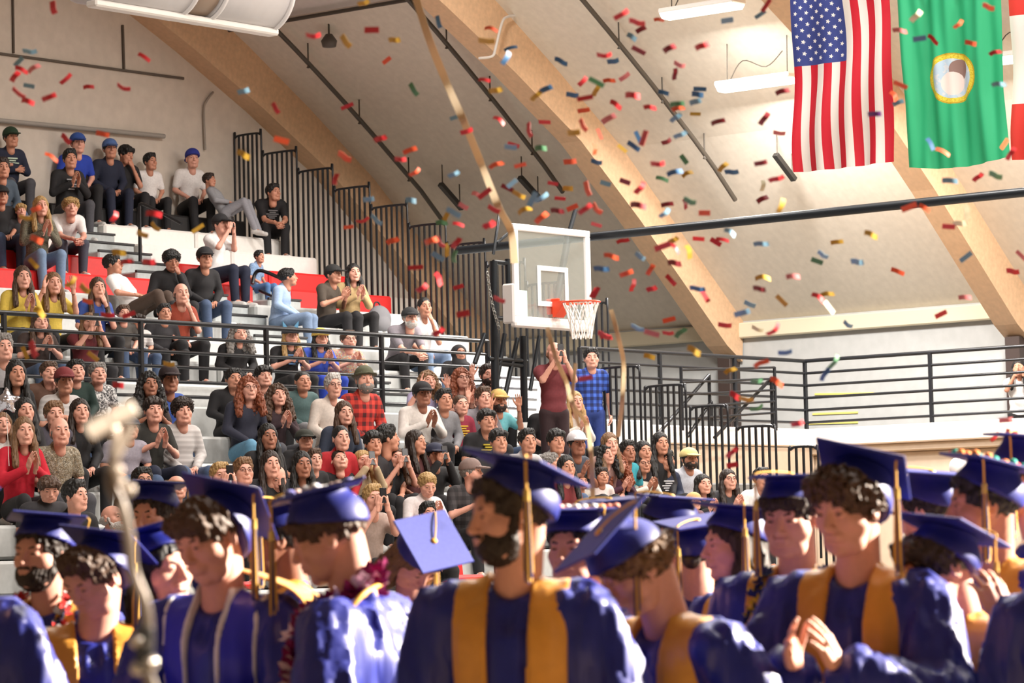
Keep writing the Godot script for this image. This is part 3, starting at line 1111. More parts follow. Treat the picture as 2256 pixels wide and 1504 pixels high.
class Fld:
	var o: Vector3
	var c: float
	var nx: int
	var ny: int
	var nz: int
	var d := PackedFloat32Array()
	func _init(mn: Vector3, mx: Vector3, cell: float) -> void:
		o = mn
		c = cell
		nx = int(ceil((mx.x - mn.x) / c)) + 1
		ny = int(ceil((mx.y - mn.y) / c)) + 1
		nz = int(ceil((mx.z - mn.z) / c)) + 1
		d.resize(nx * ny * nz)
		d.fill(1.0)
	# tapered capsule joined with a smooth minimum; flat squashes it along an axis
	func cap(a: Vector3, b: Vector3, ra: float, rb: float, k := 0.02) -> void:
		var m := maxf(ra, rb) + k + c * 2.0
		var lo := (a.min(b) - Vector3(m, m, m) - o) / c
		var hi := (a.max(b) + Vector3(m, m, m) - o) / c
		var i0 := maxi(0, int(lo.x))
		var i1 := mini(nx - 1, int(hi.x) + 1)
		var j0 := maxi(0, int(lo.y))
		var j1 := mini(ny - 1, int(hi.y) + 1)
		var k0 := maxi(0, int(lo.z))
		var k1 := mini(nz - 1, int(hi.z) + 1)
		var ba := b - a
		var bb := maxf(ba.length_squared(), 1e-9)
		var dr := rb - ra
		var ao := o - a
		for kk in range(k0, k1 + 1):
			for j in range(j0, j1 + 1):
				var idx := (kk * ny + j) * nx + i0
				var p := ao + Vector3(i0 * c, j * c, kk * c)
				for i in range(i0, i1 + 1):
					var h := clampf(p.dot(ba) / bb, 0.0, 1.0)
					var q := (p - ba * h).length() - ra - dr * h
					var e := d[idx]
					if q < e - k:
						d[idx] = q
					elif q < e + k:
						var w := 0.5 + 0.5 * (e - q) / k
						d[idx] = lerpf(e, q, w) - k * w * (1.0 - w)
					idx += 1
					p.x += c
	# ellipsoid with axes r, turned by B; mode 1 cuts it out instead
	func ell(ctr: Vector3, r: Vector3, k := 0.02, mode := 0, B := Basis.IDENTITY) -> void:
		var m := maxf(r.x, maxf(r.y, r.z)) + k + c * 2.0
		var e3 := Vector3(m, m, m)
		if B == Basis.IDENTITY:
			e3 = r + Vector3.ONE * (k + c * 2.0)
		var lo := (ctr - e3 - o) / c
		var hi := (ctr + e3 - o) / c
		var i0 := maxi(0, int(lo.x))
		var i1 := mini(nx - 1, int(hi.x) + 1)
		var j0 := maxi(0, int(lo.y))
		var j1 := mini(ny - 1, int(hi.y) + 1)
		var k0 := maxi(0, int(lo.z))
		var k1 := mini(nz - 1, int(hi.z) + 1)
		var Bi := B.inverse()
		var r1 := Vector3(1.0 / r.x, 1.0 / r.y, 1.0 / r.z)
		var sx := Bi * Vector3(c, 0, 0)
		for kk in range(k0, k1 + 1):
			for j in range(j0, j1 + 1):
				var idx := (kk * ny + j) * nx + i0
				var p := Bi * (o + Vector3(i0 * c, j * c, kk * c) - ctr)
				for i in range(i0, i1 + 1):
					var u := p * r1
					var l0 := u.length()
					var l1 := (u * r1).length()
					var q := l0 * (l0 - 1.0) / l1 if l1 > 1e-6 else -0.05
					var e := d[idx]
					if mode == 0:
						if q < e - k:
							d[idx] = q
						elif q < e + k:
							var w := 0.5 + 0.5 * (e - q) / k
							d[idx] = lerpf(e, q, w) - k * w * (1.0 - w)
					else:
						q = -q
						if q > e + k:
							d[idx] = q
						elif q > e - k:
							var w := 0.5 + 0.5 * (q - e) / k
							d[idx] = lerpf(e, q, w) + k * w * (1.0 - w)
					idx += 1
					p += sx
	# keep only what lies under the plane: n . p < w
	func cut(n: Vector3, w: float) -> void:
		var idx := 0
		for kk in nz:
			for j in ny:
				var q := n.dot(o + Vector3(0, j * c, kk * c)) - w
				var st := n.x * c
				for i in nx:
					if q > d[idx]:
						d[idx] = q
					q += st
					idx += 1
	func shell(n: FastNoiseLite, amp: float, sc: Vector3) -> void:
		var idx := 0
		for kk in nz:
			for j in ny:
				for i in nx:
					if absf(d[idx]) < amp + c * 2.5:
						var p := o + Vector3(i * c, j * c, kk * c)
						d[idx] += amp * n.get_noise_3dv(p * sc)
					idx += 1
	func grow(w: float) -> void:
		for k in d.size():
			d[k] -= w
	func copy() -> Fld:
		var f := Fld.new(o, o, 1.0)
		f.o = o
		f.c = c
		f.nx = nx
		f.ny = ny
		f.nz = nz
		f.d = d.duplicate()
		return f
	func mask(fn: Callable) -> void:
		var idx := 0
		for kk in nz:
			for j in ny:
				for i in nx:
					if d[idx] < c * 2.0:
						var q: float = fn.call(o + Vector3(i * c, j * c, kk * c))
						if q > d[idx]:
							d[idx] = q
					idx += 1
	func net() -> Buf:
		var b := Buf.new()
		var vid := PackedInt32Array()
		vid.resize(nx * ny * nz)
		vid.fill(-1)
		var dy := nx
		var dz := nx * ny
		var lim := c * 3.2
		for kk in nz - 1:
			for j in ny - 1:
				var idx := (kk * ny + j) * nx - 1
				for i in nx - 1:
					idx += 1
					var a0 := d[idx]
					if a0 > lim or a0 < -lim:
						continue
					var a1 := d[idx + 1]
					var a2 := d[idx + dy]
					var a3 := d[idx + dy + 1]
					var a4 := d[idx + dz]
					var a5 := d[idx + dz + 1]
					var a6 := d[idx + dz + dy]
					var a7 := d[idx + dz + dy + 1]
					var neg := int(a0 < 0) + int(a1 < 0) + int(a2 < 0) + int(a3 < 0) + int(a4 < 0) + int(a5 < 0) + int(a6 < 0) + int(a7 < 0)
					if neg == 0 or neg == 8:
						continue
					var s := Vector3.ZERO
					var cnt := 0
					if (a0 < 0) != (a1 < 0):
						s += Vector3(a0 / (a0 - a1), 0, 0)
						cnt += 1
					if (a2 < 0) != (a3 < 0):
						s += Vector3(a2 / (a2 - a3), 1, 0)
						cnt += 1
					if (a4 < 0) != (a5 < 0):
						s += Vector3(a4 / (a4 - a5), 0, 1)
						cnt += 1
					if (a6 < 0) != (a7 < 0):
						s += Vector3(a6 / (a6 - a7), 1, 1)
						cnt += 1
					if (a0 < 0) != (a2 < 0):
						s += Vector3(0, a0 / (a0 - a2), 0)
						cnt += 1
					if (a1 < 0) != (a3 < 0):
						s += Vector3(1, a1 / (a1 - a3), 0)
						cnt += 1
					if (a4 < 0) != (a6 < 0):
						s += Vector3(0, a4 / (a4 - a6), 1)
						cnt += 1
					if (a5 < 0) != (a7 < 0):
						s += Vector3(1, a5 / (a5 - a7), 1)
						cnt += 1
					if (a0 < 0) != (a4 < 0):
						s += Vector3(0, 0, a0 / (a0 - a4))
						cnt += 1
					if (a1 < 0) != (a5 < 0):
						s += Vector3(1, 0, a1 / (a1 - a5))
						cnt += 1
					if (a2 < 0) != (a6 < 0):
						s += Vector3(0, 1, a2 / (a2 - a6))
						cnt += 1
					if (a3 < 0) != (a7 < 0):
						s += Vector3(1, 1, a3 / (a3 - a7))
						cnt += 1
					vid[idx] = b.v.size()
					b.v.append(o + (Vector3(i, j, kk) + s / cnt) * c)
					b.n.append(Vector3(a1 + a3 + a5 + a7 - a0 - a2 - a4 - a6, a2 + a3 + a6 + a7 - a0 - a1 - a4 - a5, a4 + a5 + a6 + a7 - a0 - a1 - a2 - a3).normalized())
					if i > 0 and j > 0 and kk > 0:
						if (a0 < 0) != (a1 < 0):
							face(b, vid[idx - dy - dz], vid[idx - dz], vid[idx], vid[idx - dy], a0 < 0)
						if (a0 < 0) != (a2 < 0):
							face(b, vid[idx - 1 - dz], vid[idx - 1], vid[idx], vid[idx - dz], a0 < 0)
						if (a0 < 0) != (a4 < 0):
							face(b, vid[idx - 1 - dy], vid[idx - dy], vid[idx], vid[idx - 1], a0 < 0)
		return b
	func face(b: Buf, p: int, q: int, r: int, s: int, out: bool) -> void:
		if p < 0 or q < 0 or r < 0 or s < 0:
			return
		if out:
			b.i.append_array(PackedInt32Array([p, r, q, p, s, r]))
		else:
			b.i.append_array(PackedInt32Array([p, q, r, p, r, s]))

var noise := FastNoiseLite.new()

# head: centre at the middle of the skull, face towards +z. Returns skin, eyes, brows, lips
func make_head(cell: float, fem: bool, round_face: float, neck := true) -> Array:
	var f := Fld.new(Vector3(-0.115, -0.21, -0.135), Vector3(0.115, 0.135, 0.14), cell)
	var w := 1.0 + 0.06 * round_face
	f.ell(Vector3(0, 0.03, -0.012), Vector3(0.076 * w, 0.092, 0.096), 0.02)
	f.ell(Vector3(0, -0.035, 0.018), Vector3(0.062 * w, 0.074, 0.068), 0.03)
	f.cap(Vector3(-0.03, -0.085, 0.035), Vector3(0.03, -0.085, 0.035), 0.026 if fem else 0.032, 0.026 if fem else 0.032, 0.025)
	f.ell(Vector3(0, -0.1, 0.062), Vector3(0.022, 0.018, 0.02), 0.018)
	f.cap(Vector3(-0.045, -0.02, 0.045), Vector3(-0.05, -0.035, 0.03), 0.028, 0.025, 0.02)
	f.cap(Vector3(0.045, -0.02, 0.045), Vector3(0.05, -0.035, 0.03), 0.028, 0.025, 0.02)
	f.cap(Vector3(-0.036, 0.03, 0.07), Vector3(0.036, 0.03, 0.07), 0.014, 0.014, 0.018)
	# neck
	if neck:
		f.cap(Vector3(0, -0.05, -0.028), Vector3(0, -0.155, -0.045), 0.044 if fem else 0.052, 0.044 if fem else 0.052, 0.025)
	# eye sockets
	for s in [-1, 1]:
		f.ell(Vector3(s * 0.032, 0.008, 0.097), Vector3(0.021, 0.014, 0.02), 0.012, 1)
		f.ell(Vector3(s * 0.032, 0.006, 0.073), Vector3(0.0165, 0.013, 0.0135), 0.006)
	# nose
	f.cap(Vector3(0, 0.018, 0.083), Vector3(0, -0.026, 0.103), 0.008, 0.0115, 0.012)
	f.ell(Vector3(0, -0.03, 0.1), Vector3(0.012, 0.009, 0.012), 0.008)
	for s in [-1, 1]:
		f.ell(Vector3(s * 0.012, -0.032, 0.09), Vector3(0.008, 0.007, 0.01), 0.006)
	# mouth
	f.cap(Vector3(-0.018, -0.058, 0.078), Vector3(0.018, -0.058, 0.078), 0.014, 0.014, 0.015)
	f.cap(Vector3(-0.016, -0.0535, 0.09), Vector3(0.016, -0.0535, 0.09), 0.0055, 0.0055, 0.008)
	f.cap(Vector3(-0.013, -0.067, 0.088), Vector3(0.013, -0.067, 0.088), 0.0065, 0.0065, 0.008)
	f.ell(Vector3(0, -0.0605, 0.1), Vector3(0.022, 0.0022, 0.012), 0.004, 1)
	# ears
	for s in [-1, 1]:
		var E := Basis(Vector3.UP, s * 0.35) * Basis(Vector3.RIGHT, -0.15)
		f.ell(Vector3(s * 0.08 * w, 0.0, -0.018), Vector3(0.009, 0.032, 0.02), 0.01, 0, E)
		f.ell(Vector3(s * 0.09 * w, 0.002, -0.012), Vector3(0.006, 0.02, 0.011), 0.005, 1, E)
	var skin := f.net()
	var ec := minf(cell, 0.0045)
	var eyes := Buf.new()
	var brow := Buf.new()
	var lips := Buf.new()
	for s in [-1, 1]:
		var g := Fld.new(Vector3(s * 0.032 - 0.02, -0.012, 0.06), Vector3(s * 0.032 + 0.02, 0.026, 0.1), ec)
		g.ell(Vector3(s * 0.032, 0.006, 0.0755), Vector3(0.0135, 0.0065, 0.0135), 0.002)
		eyes.add(g.net(), Transform3D.IDENTITY)
		g = Fld.new(Vector3(s * 0.034 - 0.028, 0.01, 0.055), Vector3(s * 0.034 + 0.028, 0.045, 0.1), ec)
		g.cap(Vector3(s * 0.018, 0.0265, 0.086), Vector3(s * 0.035, 0.031, 0.083), 0.0042, 0.0045, 0.004)
		g.cap(Vector3(s * 0.035, 0.031, 0.083), Vector3(s * 0.05, 0.026, 0.07), 0.0045, 0.003, 0.004)
		brow.add(g.net(), Transform3D.IDENTITY)
	var m := Fld.new(Vector3(-0.035, -0.08, 0.07), Vector3(0.035, -0.042, 0.108), ec)
	m.cap(Vector3(-0.018, -0.0545, 0.0895), Vector3(0.018, -0.0545, 0.0895), 0.0052, 0.0052, 0.006)
	m.cap(Vector3(-0.014, -0.066, 0.088), Vector3(0.014, -0.066, 0.088), 0.006, 0.006, 0.003)
	lips.add(m.net(), Transform3D.IDENTITY)
	return [skin, eyes, brow, lips]

# hair shapes in the head's axes
func make_hair(kind: String, cell: float, tilt := 0.0) -> Buf:
	var mn := Vector3(-0.15, -0.11, -0.17)
	var mx := Vector3(0.15, 0.19, 0.15)
	if kind in ["long", "wavy", "hood"]:
		mn = Vector3(-0.2, -0.36, -0.17)
		mx = Vector3(0.2, 0.17, 0.13)
	elif kind == "beard":
		mn = Vector3(-0.09, -0.15, -0.03)
		mx = Vector3(0.09, 0.02, 0.12)
	elif kind == "glasses":
		mn = Vector3(-0.095, -0.025, -0.02)
		mx = Vector3(0.095, 0.035, 0.105)
	elif kind == "cap" or kind == "band":
		mx.z = 0.21
	var under := kind.ends_with("_under")
	if under:
		kind = kind.trim_suffix("_under")
		if kind in ["long", "wavy"]:
			mn = Vector3(-0.2, -0.36, -0.17)
	var f := Fld.new(mn, mx, cell)
	var face := func() -> void:
		f.ell(Vector3(0, -0.035, 0.085), Vector3(0.066, 0.1, 0.09), 0.01, 1)
	match kind:
		"short":
			f.ell(Vector3(0, 0.048, -0.02), Vector3(0.091, 0.098, 0.108), 0.01)
			f.cap(Vector3(-0.035, 0.1, 0.05), Vector3(0.035, 0.1, 0.05), 0.03, 0.03, 0.02)
			face.call()
			f.ell(Vector3(0, -0.09, 0.02), Vector3(0.12, 0.09, 0.085), 0.01, 1)
			f.cut(Vector3(0, -1, 0), 0.075)
			f.shell(noise, 0.013, Vector3(50, 35, 50))
		"fringe":   # thick top that falls over the forehead
			f.ell(Vector3(0, 0.05, -0.015), Vector3(0.092, 0.095, 0.106), 0.01)
			f.cap(Vector3(-0.05, 0.075, 0.06), Vector3(0.05, 0.072, 0.064), 0.034, 0.034, 0.02)
			f.ell(Vector3(0, -0.06, 0.095), Vector3(0.07, 0.1, 0.09), 0.01, 1)
			f.ell(Vector3(0, -0.09, 0.02), Vector3(0.12, 0.085, 0.085), 0.01, 1)
			f.cut(Vector3(0, -1, 0), 0.08)
			f.shell(noise, 0.014, Vector3(45, 22, 45))
		"curly":
			f.ell(Vector3(0, 0.05, -0.02), Vector3(0.105, 0.105, 0.115), 0.01)
			f.cap(Vector3(-0.05, 0.08, 0.055), Vector3(0.05, 0.08, 0.055), 0.038, 0.038, 0.02)
			f.ell(Vector3(0, -0.05, 0.1), Vector3(0.07, 0.1, 0.085), 0.012, 1)
			f.ell(Vector3(0, -0.11, 0.03), Vector3(0.13, 0.09, 0.09), 0.01, 1)
			f.cut(Vector3(0, -1, 0), 0.085)
			f.shell(noise, 0.022, Vector3(55, 55, 55))
		"long":
			f.ell(Vector3(0, 0.04, -0.018), Vector3(0.088, 0.096, 0.106), 0.01)
			for s in [-1, 1]:
				f.cap(Vector3(s * 0.07, 0.04, -0.01), Vector3(s * 0.088, -0.1, 0.0), 0.028, 0.03, 0.02)
				f.cap(Vector3(s * 0.088, -0.1, 0.0), Vector3(s * 0.1, -0.28, 0.035), 0.03, 0.03, 0.02)
			f.ell(Vector3(0, -0.13, -0.075), Vector3(0.1, 0.18, 0.04), 0.03)
			face.call()
			f.shell(noise, 0.012, Vector3(64, 8, 64))
		"wavy":
			f.ell(Vector3(0, 0.04, -0.018), Vector3(0.098, 0.1, 0.112), 0.01)
			for s in [-1, 1]:
				f.cap(Vector3(s * 0.08, 0.04, -0.01), Vector3(s * 0.115, -0.1, 0.0), 0.035, 0.045, 0.02)
				f.cap(Vector3(s * 0.115, -0.1, 0.0), Vector3(s * 0.13, -0.25, 0.03), 0.045, 0.038, 0.02)
			f.ell(Vector3(0, -0.12, -0.07), Vector3(0.13, 0.17, 0.05), 0.03)
			face.call()
			f.shell(noise, 0.02, Vector3(34, 22, 34))
		"bun":
			f.ell(Vector3(0, 0.04, -0.02), Vector3(0.084, 0.092, 0.102), 0.01)
			f.ell(Vector3(0, -0.01, -0.1), Vector3(0.035, 0.04, 0.035), 0.015)
			face.call()
			f.ell(Vector3(0, -0.1, 0.02), Vector3(0.12, 0.09, 0.09), 0.01, 1)
			f.cut(Vector3(0, -1, 0), 0.07)
			f.shell(noise, 0.004, Vector3(60, 30, 60))
		"thin":     # a fringe of hair round a bald crown
			f.ell(Vector3(0, -0.005, -0.03), Vector3(0.086, 0.062, 0.095), 0.01)
			f.ell(Vector3(0, -0.03, 0.08), Vector3(0.08, 0.12, 0.09), 0.01, 1)
			f.ell(Vector3(0, 0.09, 0.02), Vector3(0.08, 0.07, 0.1), 0.01, 1)
			f.cut(Vector3(0, -1, 0), 0.065)
			f.shell(noise, 0.004, Vector3(60, 25, 60))
		"hood":
			f.ell(Vector3(0, 0.02, -0.03), Vector3(0.108, 0.125, 0.125), 0.01)
			f.cap(Vector3(0, -0.1, -0.03), Vector3(0, -0.18, -0.02), 0.1, 0.11, 0.03)
			f.ell(Vector3(0, -0.02, 0.12), Vector3(0.072, 0.1, 0.13), 0.01, 1)
		"beard":
			f.ell(Vector3(0, -0.068, 0.03), Vector3(0.069, 0.062, 0.066), 0.01)
			for s in [-1, 1]:
				f.cap(Vector3(s * 0.07, 0.0, 0.008), Vector3(s * 0.062, -0.06, 0.025), 0.014, 0.022, 0.015)
			f.cap(Vector3(-0.02, -0.043, 0.092), Vector3(0.02, -0.043, 0.092), 0.006, 0.006, 0.006)
			f.ell(Vector3(0, -0.012, 0.085), Vector3(0.05, 0.028, 0.05), 0.008, 1)
			f.ell(Vector3(0, -0.061, 0.1), Vector3(0.021, 0.008, 0.02), 0.004, 1)
			f.cut(Vector3(0, 0, -1), 0.006)
			f.shell(noise, 0.006, Vector3(70, 50, 70))
		"cap":      # baseball cap
			f.ell(Vector3(0, 0.056, -0.012), Vector3(0.1, 0.096, 0.114), 0.004)
			f.cut(Vector3(0, -1, -0.1), -0.036)
			f.ell(Vector3(0, 0.036, 0.118), Vector3(0.078, 0.013, 0.085), 0.006, 0, Basis(Vector3.RIGHT, 0.25))
			f.ell(Vector3(0, 0.152, -0.012), Vector3(0.01, 0.006, 0.01), 0.004)
		"band":     # hat with a broad brim
			f.ell(Vector3(0, 0.06, -0.012), Vector3(0.092, 0.085, 0.104), 0.004)
			f.cut(Vector3(0, -1, 0), -0.04)
			f.ell(Vector3(0, 0.048, -0.005), Vector3(0.135, 0.01, 0.145), 0.006)
		"glasses":
			for s in [-1, 1]:
				for k in 14:
					var a := TAU * k / 14.0
					var b := TAU * (k + 1) / 14.0
					f.cap(Vector3(s * 0.033 + cos(a) * 0.023, 0.006 + sin(a) * 0.019, 0.094), Vector3(s * 0.033 + cos(b) * 0.023, 0.006 + sin(b) * 0.019, 0.094), 0.0028, 0.0028, 0.001)
				f.cap(Vector3(s * 0.056, 0.012, 0.092), Vector3(s * 0.084, 0.012, -0.01), 0.0028, 0.0028, 0.001)
			f.cap(Vector3(-0.01, 0.01, 0.096), Vector3(0.01, 0.01, 0.096), 0.0028, 0.0028, 0.001)
	if under:   # hair under a cap: above the cap's rim it lies flat inside the cap
		var T := Basis(Vector3.RIGHT, tilt).inverse()
		f.mask(func(p: Vector3) -> float:
			var q := T * p
			if q.y < 0.056 + 0.22 * q.z:
				return -1.0
			var u := (q - Vector3(0, 0.045, -0.012)) / Vector3(0.093, 0.094, 0.108)
			return (u.length() - 1.0) * 0.09)
	return f.net()

# right hand when s = 1: wrist at the origin, fingers along +z, palm facing -y, thumb towards -x * s
func make_hand(s: int, curl: float, cell: float, spread := 1.0) -> Buf:
	var f := Fld.new(Vector3(-0.09, -0.11, -0.05), Vector3(0.09, 0.06, 0.21), cell)
	f.cap(Vector3(0, 0, -0.04), Vector3(0, 0, 0.02), 0.026, 0.026, 0.01)
	f.cap(Vector3(-0.022 * s, 0, 0.03), Vector3(-0.026 * s, 0, 0.085), 0.017, 0.014, 0.012)
	f.cap(Vector3(0.0, 0.002, 0.03), Vector3(0, 0.002, 0.09), 0.018, 0.014, 0.012)
	f.cap(Vector3(0.022 * s, 0, 0.03), Vector3(0.026 * s, 0, 0.08), 0.016, 0.013, 0.012)
	var roots := [-0.029, -0.01, 0.01, 0.029]
	var lens := [0.072, 0.08, 0.074, 0.058]
	for k in 4:
		var p := Vector3(roots[k] * s, 0.002, 0.082 + (0.004 if k == 1 else (-0.008 if k == 3 else 0.0)))
		var ang := 0.15 + curl * 0.7
		var yaw: float = (k - 1.5) * 0.07 * s * spread
		var r := 0.0088 if k < 3 else 0.0078
		for seg in 3:
			var l: float = lens[k] * [0.45, 0.32, 0.23][seg]
			var dir := Vector3(sin(yaw), -sin(ang), cos(ang) * cos(yaw))
			var q := p + dir * l
			f.cap(p, q, r, r * 0.92, 0.004)
			p = q
			r *= 0.92
			ang += curl * 0.85
	# thumb from the side of the palm
	var t0 := Vector3(-0.024 * s, -0.004, 0.025)
	var t1 := t0 + Vector3(-0.026 * s, -0.012 - 0.01 * curl, 0.032)
	var t2 := t1 + Vector3((-0.014 + 0.02 * curl) * s, -0.01 - 0.012 * curl, 0.028)
	var t3 := t2 + Vector3((-0.004 + 0.014 * curl) * s, -0.006 - 0.008 * curl, 0.022)
	f.cap(t0, t1, 0.014, 0.0115, 0.01)
	f.cap(t1, t2, 0.011, 0.0098, 0.004)
	f.cap(t2, t3, 0.0098, 0.0082, 0.004)
	return f.net()

func hand_xf(wrist: Vector3, dir: Vector3, palm: Vector3) -> Transform3D:
	var z := dir.normalized()
	var y := (-palm - z * (-palm).dot(z)).normalized()
	return Transform3D(Basis(y.cross(z), y, z), wrist)

# ---------------------------------------------------------------- people on the bleachers
var heads := {}
var hairs := {}
var hands := {}
var poses := {}
var bodies := {}

func hair_proto(kind: String, cell: float, tilt := 0.0) -> ArrayMesh:
	var key := "%s%.4f %.2f" % [kind, cell, tilt]
	if not hairs.has(key):
		hairs[key] = make_hair(kind, cell, tilt).mesh()
	return hairs[key]

func head_proto(cell: float, fem: bool, neck := true) -> Array:
	var key := "%s%.4f%s" % [fem, cell, neck]
	if not heads.has(key):
		heads[key] = make_head(cell, fem, 0.0, neck)
	return heads[key]

func hand_proto(s: int, curl: float, cell: float) -> Buf:
	var key := "%d %.2f %.4f" % [s, curl, cell]
	if not hands.has(key):
		hands[key] = make_hand(s, curl, cell)
	return hands[key]

# arm: elbow, wrist (from the hip), hand direction, palm normal, curl, for the side s
func arm_of(kind: String, s: int) -> Array:
	var lap := [Vector3(s * 0.25, 0.25, 0.05), Vector3(s * 0.08, 0.11, 0.25), Vector3(-s * 0.6, -0.15, 0.7), Vector3(0, -1, 0), 0.55]
	var clap := [Vector3(s * 0.26, 0.24, 0.12), Vector3(s * 0.045, 0.35, 0.30), Vector3(-s * 0.08, 0.8, 0.5), Vector3(-s, 0, 0), 0.12]
	match kind:
		"lap", "stand_lap":
			return lap
		"clap", "stand_clap":
			return clap
		"phone", "stand_phone":
			return [Vector3(s * 0.2, 0.36, 0.22), Vector3(s * 0.055, 0.60, 0.31), Vector3(-s * 0.12, 0.85, 0.1), Vector3(-s * 0.7, 0, -0.5), 0.6]
		"cross":
			return [Vector3(s * 0.26, 0.25, 0.08), Vector3(-s * 0.06, 0.29 + 0.03 * s, 0.2), Vector3(-s, 0.05, -0.1), Vector3(0, 0, -1), 0.35]
		"lean":
			return [Vector3(s * 0.16, 0.17, 0.4), Vector3(s * 0.05, 0.10, 0.60), Vector3(-s * 0.4, -0.5, 0.5), Vector3(-s, -0.2, 0), 0.5]
		"face":
			return [Vector3(s * 0.19, 0.24, 0.2), Vector3(s * 0.06, 0.50, 0.22), Vector3(-s * 0.35, 0.8, -0.1), Vector3(-s * 0.3, 0, -1), 0.7] if s > 0 else lap
		"wave":
			return [Vector3(s * 0.3, 0.42, 0.12), Vector3(s * 0.27, 0.66, 0.2), Vector3(s * 0.1, 1, 0.1), Vector3(0, 0, 1), 0.08] if s < 0 else clap
		"cheer":
			return [Vector3(s * 0.29, 0.36, 0.16), Vector3(s * 0.2, 0.6, 0.27), Vector3(-s * 0.05, 1, 0.1), Vector3(-s * 0.6, 0, 0.6), 0.08]
		"stand":
			return [Vector3(s * 0.24, 0.22, -0.03), Vector3(s * 0.24, -0.03, 0.06), Vector3(0, -1, 0.15), Vector3(-s, 0, 0), 0.4]
		"recline":
			return [Vector3(s * 0.27, 0.26, 0.0), Vector3(s * 0.12, 0.12, 0.16), Vector3(-s * 0.6, -0.2, 0.6), Vector3(0, -1, 0), 0.45]
	return lap

func make_pose(kind: String, long: bool) -> Dictionary:
	var key := kind + str(long)
	if poses.has(key):
		return poses[key]
	var up := kind.begins_with("stand")
	var lean := 0.5 if kind == "lean" else (-0.55 if kind == "recline" else (0.05 if up else 0.14))
	var hip := Vector3(0, 0.93 if up else 0.44, 0)
	var R := Basis(Vector3.RIGHT, lean)
	var U := func(x: float, y: float, z: float) -> Vector3: return hip + R * Vector3(x, y, z)
	var mn := Vector3(-0.42, -0.02, -0.45)
	var mx := Vector3(0.42, 1.75 if up else 1.35, 0.85)
	var body := Fld.new(mn, mx, 0.028)
	var shirt := Fld.new(mn, mx, 0.02)
	var pants := Fld.new(mn, mx, 0.022)
	var shoes := [Fld.new(Vector3(-0.3, -0.03, -0.2), Vector3(0.0, 0.2, 0.95), 0.016), Fld.new(Vector3(0.0, -0.03, -0.2), Vector3(0.3, 0.2, 0.95), 0.016)]
	var legs := []
	for s in [-1, 1]:
		if up:
			legs.append([hip + Vector3(s * 0.09, -0.02, 0), Vector3(s * 0.1, 0.5, 0.02), Vector3(s * 0.11, 0.09, -0.02), Vector3(s * 0.13, 0.035, 0.13)])
		elif kind == "recline":
			legs.append([hip + Vector3(s * 0.09, 0.02, 0), Vector3(s * 0.14, 0.62, 0.36), Vector3(s * 0.13, 0.1, 0.56), Vector3(s * 0.14, 0.04, 0.7)])
		else:
			legs.append([hip + Vector3(s * 0.09, 0.0, 0), Vector3(s * 0.15, 0.50, 0.42), Vector3(s * 0.13, 0.09, 0.43), Vector3(s * 0.15, 0.035, 0.58)])
	for f in [[body, 0.0], [shirt, 0.016]]:
		var g: Fld = f[0]
		var w: float = f[1]
		g.ell(U.call(0, 0.03, -0.01), Vector3(0.155 + w, 0.12 + w, 0.115 + w), 0.03, 0, R)
		g.ell(U.call(0, 0.19, -0.01), Vector3(0.145 + w, 0.15 + w, 0.108 + w), 0.04, 0, R)
		g.ell(U.call(0, 0.36, -0.015), Vector3(0.16 + w, 0.15 + w, 0.11 + w), 0.04, 0, R)
		g.cap(U.call(-0.14, 0.478, -0.02), U.call(0.14, 0.478, -0.02), 0.06 + w, 0.06 + w, 0.06)
		g.cap(U.call(0, 0.48, -0.02), U.call(0, 0.55, -0.012), 0.07 + w * 0.3, 0.056 + w * 0.4, 0.03)
	for k in 2:
		var s: int = [-1, 1][k]
		var L: Array = legs[k]
		body.cap(L[0], L[1], 0.082, 0.058, 0.03)
		body.cap(L[1], L[2], 0.056, 0.04, 0.02)
		body.cap(L[2], L[3], 0.04, 0.03, 0.02)
		pants.cap(L[0], L[1], 0.098, 0.074, 0.03)
		pants.cap(L[1], L[2] + Vector3(0, 0.02, 0), 0.072, 0.06, 0.02)
		shoes[k].cap(L[2] + Vector3(0, -0.03, -0.03), L[3], 0.048, 0.04, 0.02)
		shoes[k].cap(L[2], L[2] + Vector3(0, 0.03, 0), 0.05, 0.05, 0.02)
		shoes[k].cut(Vector3(0, -1, 0), 0.0)
		var arm := arm_of(kind, s)
		var sh: Vector3 = U.call(s * 0.185, 0.468, -0.02)
		var el: Vector3 = hip + arm[0]
		var wr: Vector3 = hip + arm[1]
		if kind == "recline":
			el = hip + R * arm[0]
			wr = hip + R * arm[1]
		body.cap(sh, el, 0.05, 0.04, 0.03)
		body.cap(el, wr, 0.04, 0.028, 0.015)
		shirt.cap(sh, el if long else sh.lerp(el, 0.72), 0.066, 0.056, 0.035)
		if long:
			shirt.cap(el, wr.lerp(el, 0.1), 0.055, 0.042, 0.02)
	pants.ell(hip + Vector3(0, -0.01, -0.01), Vector3(0.172, 0.11, 0.13), 0.03)
	var skin := body.net()
	for k in 2:
		var s: int = [-1, 1][k]
		var arm := arm_of(kind, s)
		var wr: Vector3 = hip + (R * arm[1] if kind == "recline" else arm[1])
		skin.add(hand_proto(s, arm[4], 0.0085), hand_xf(wr, arm[2], arm[3]))
	var out := {"skin": skin, "shirt": shirt.net().mesh(), "trousers": pants.net().mesh(), "shoes": [shoes[0].net().mesh(), shoes[1].net().mesh()], "head": U.call(0, 0.68, 0.045), "hip": hip, "lean": lean}
	poses[key] = out
	return out

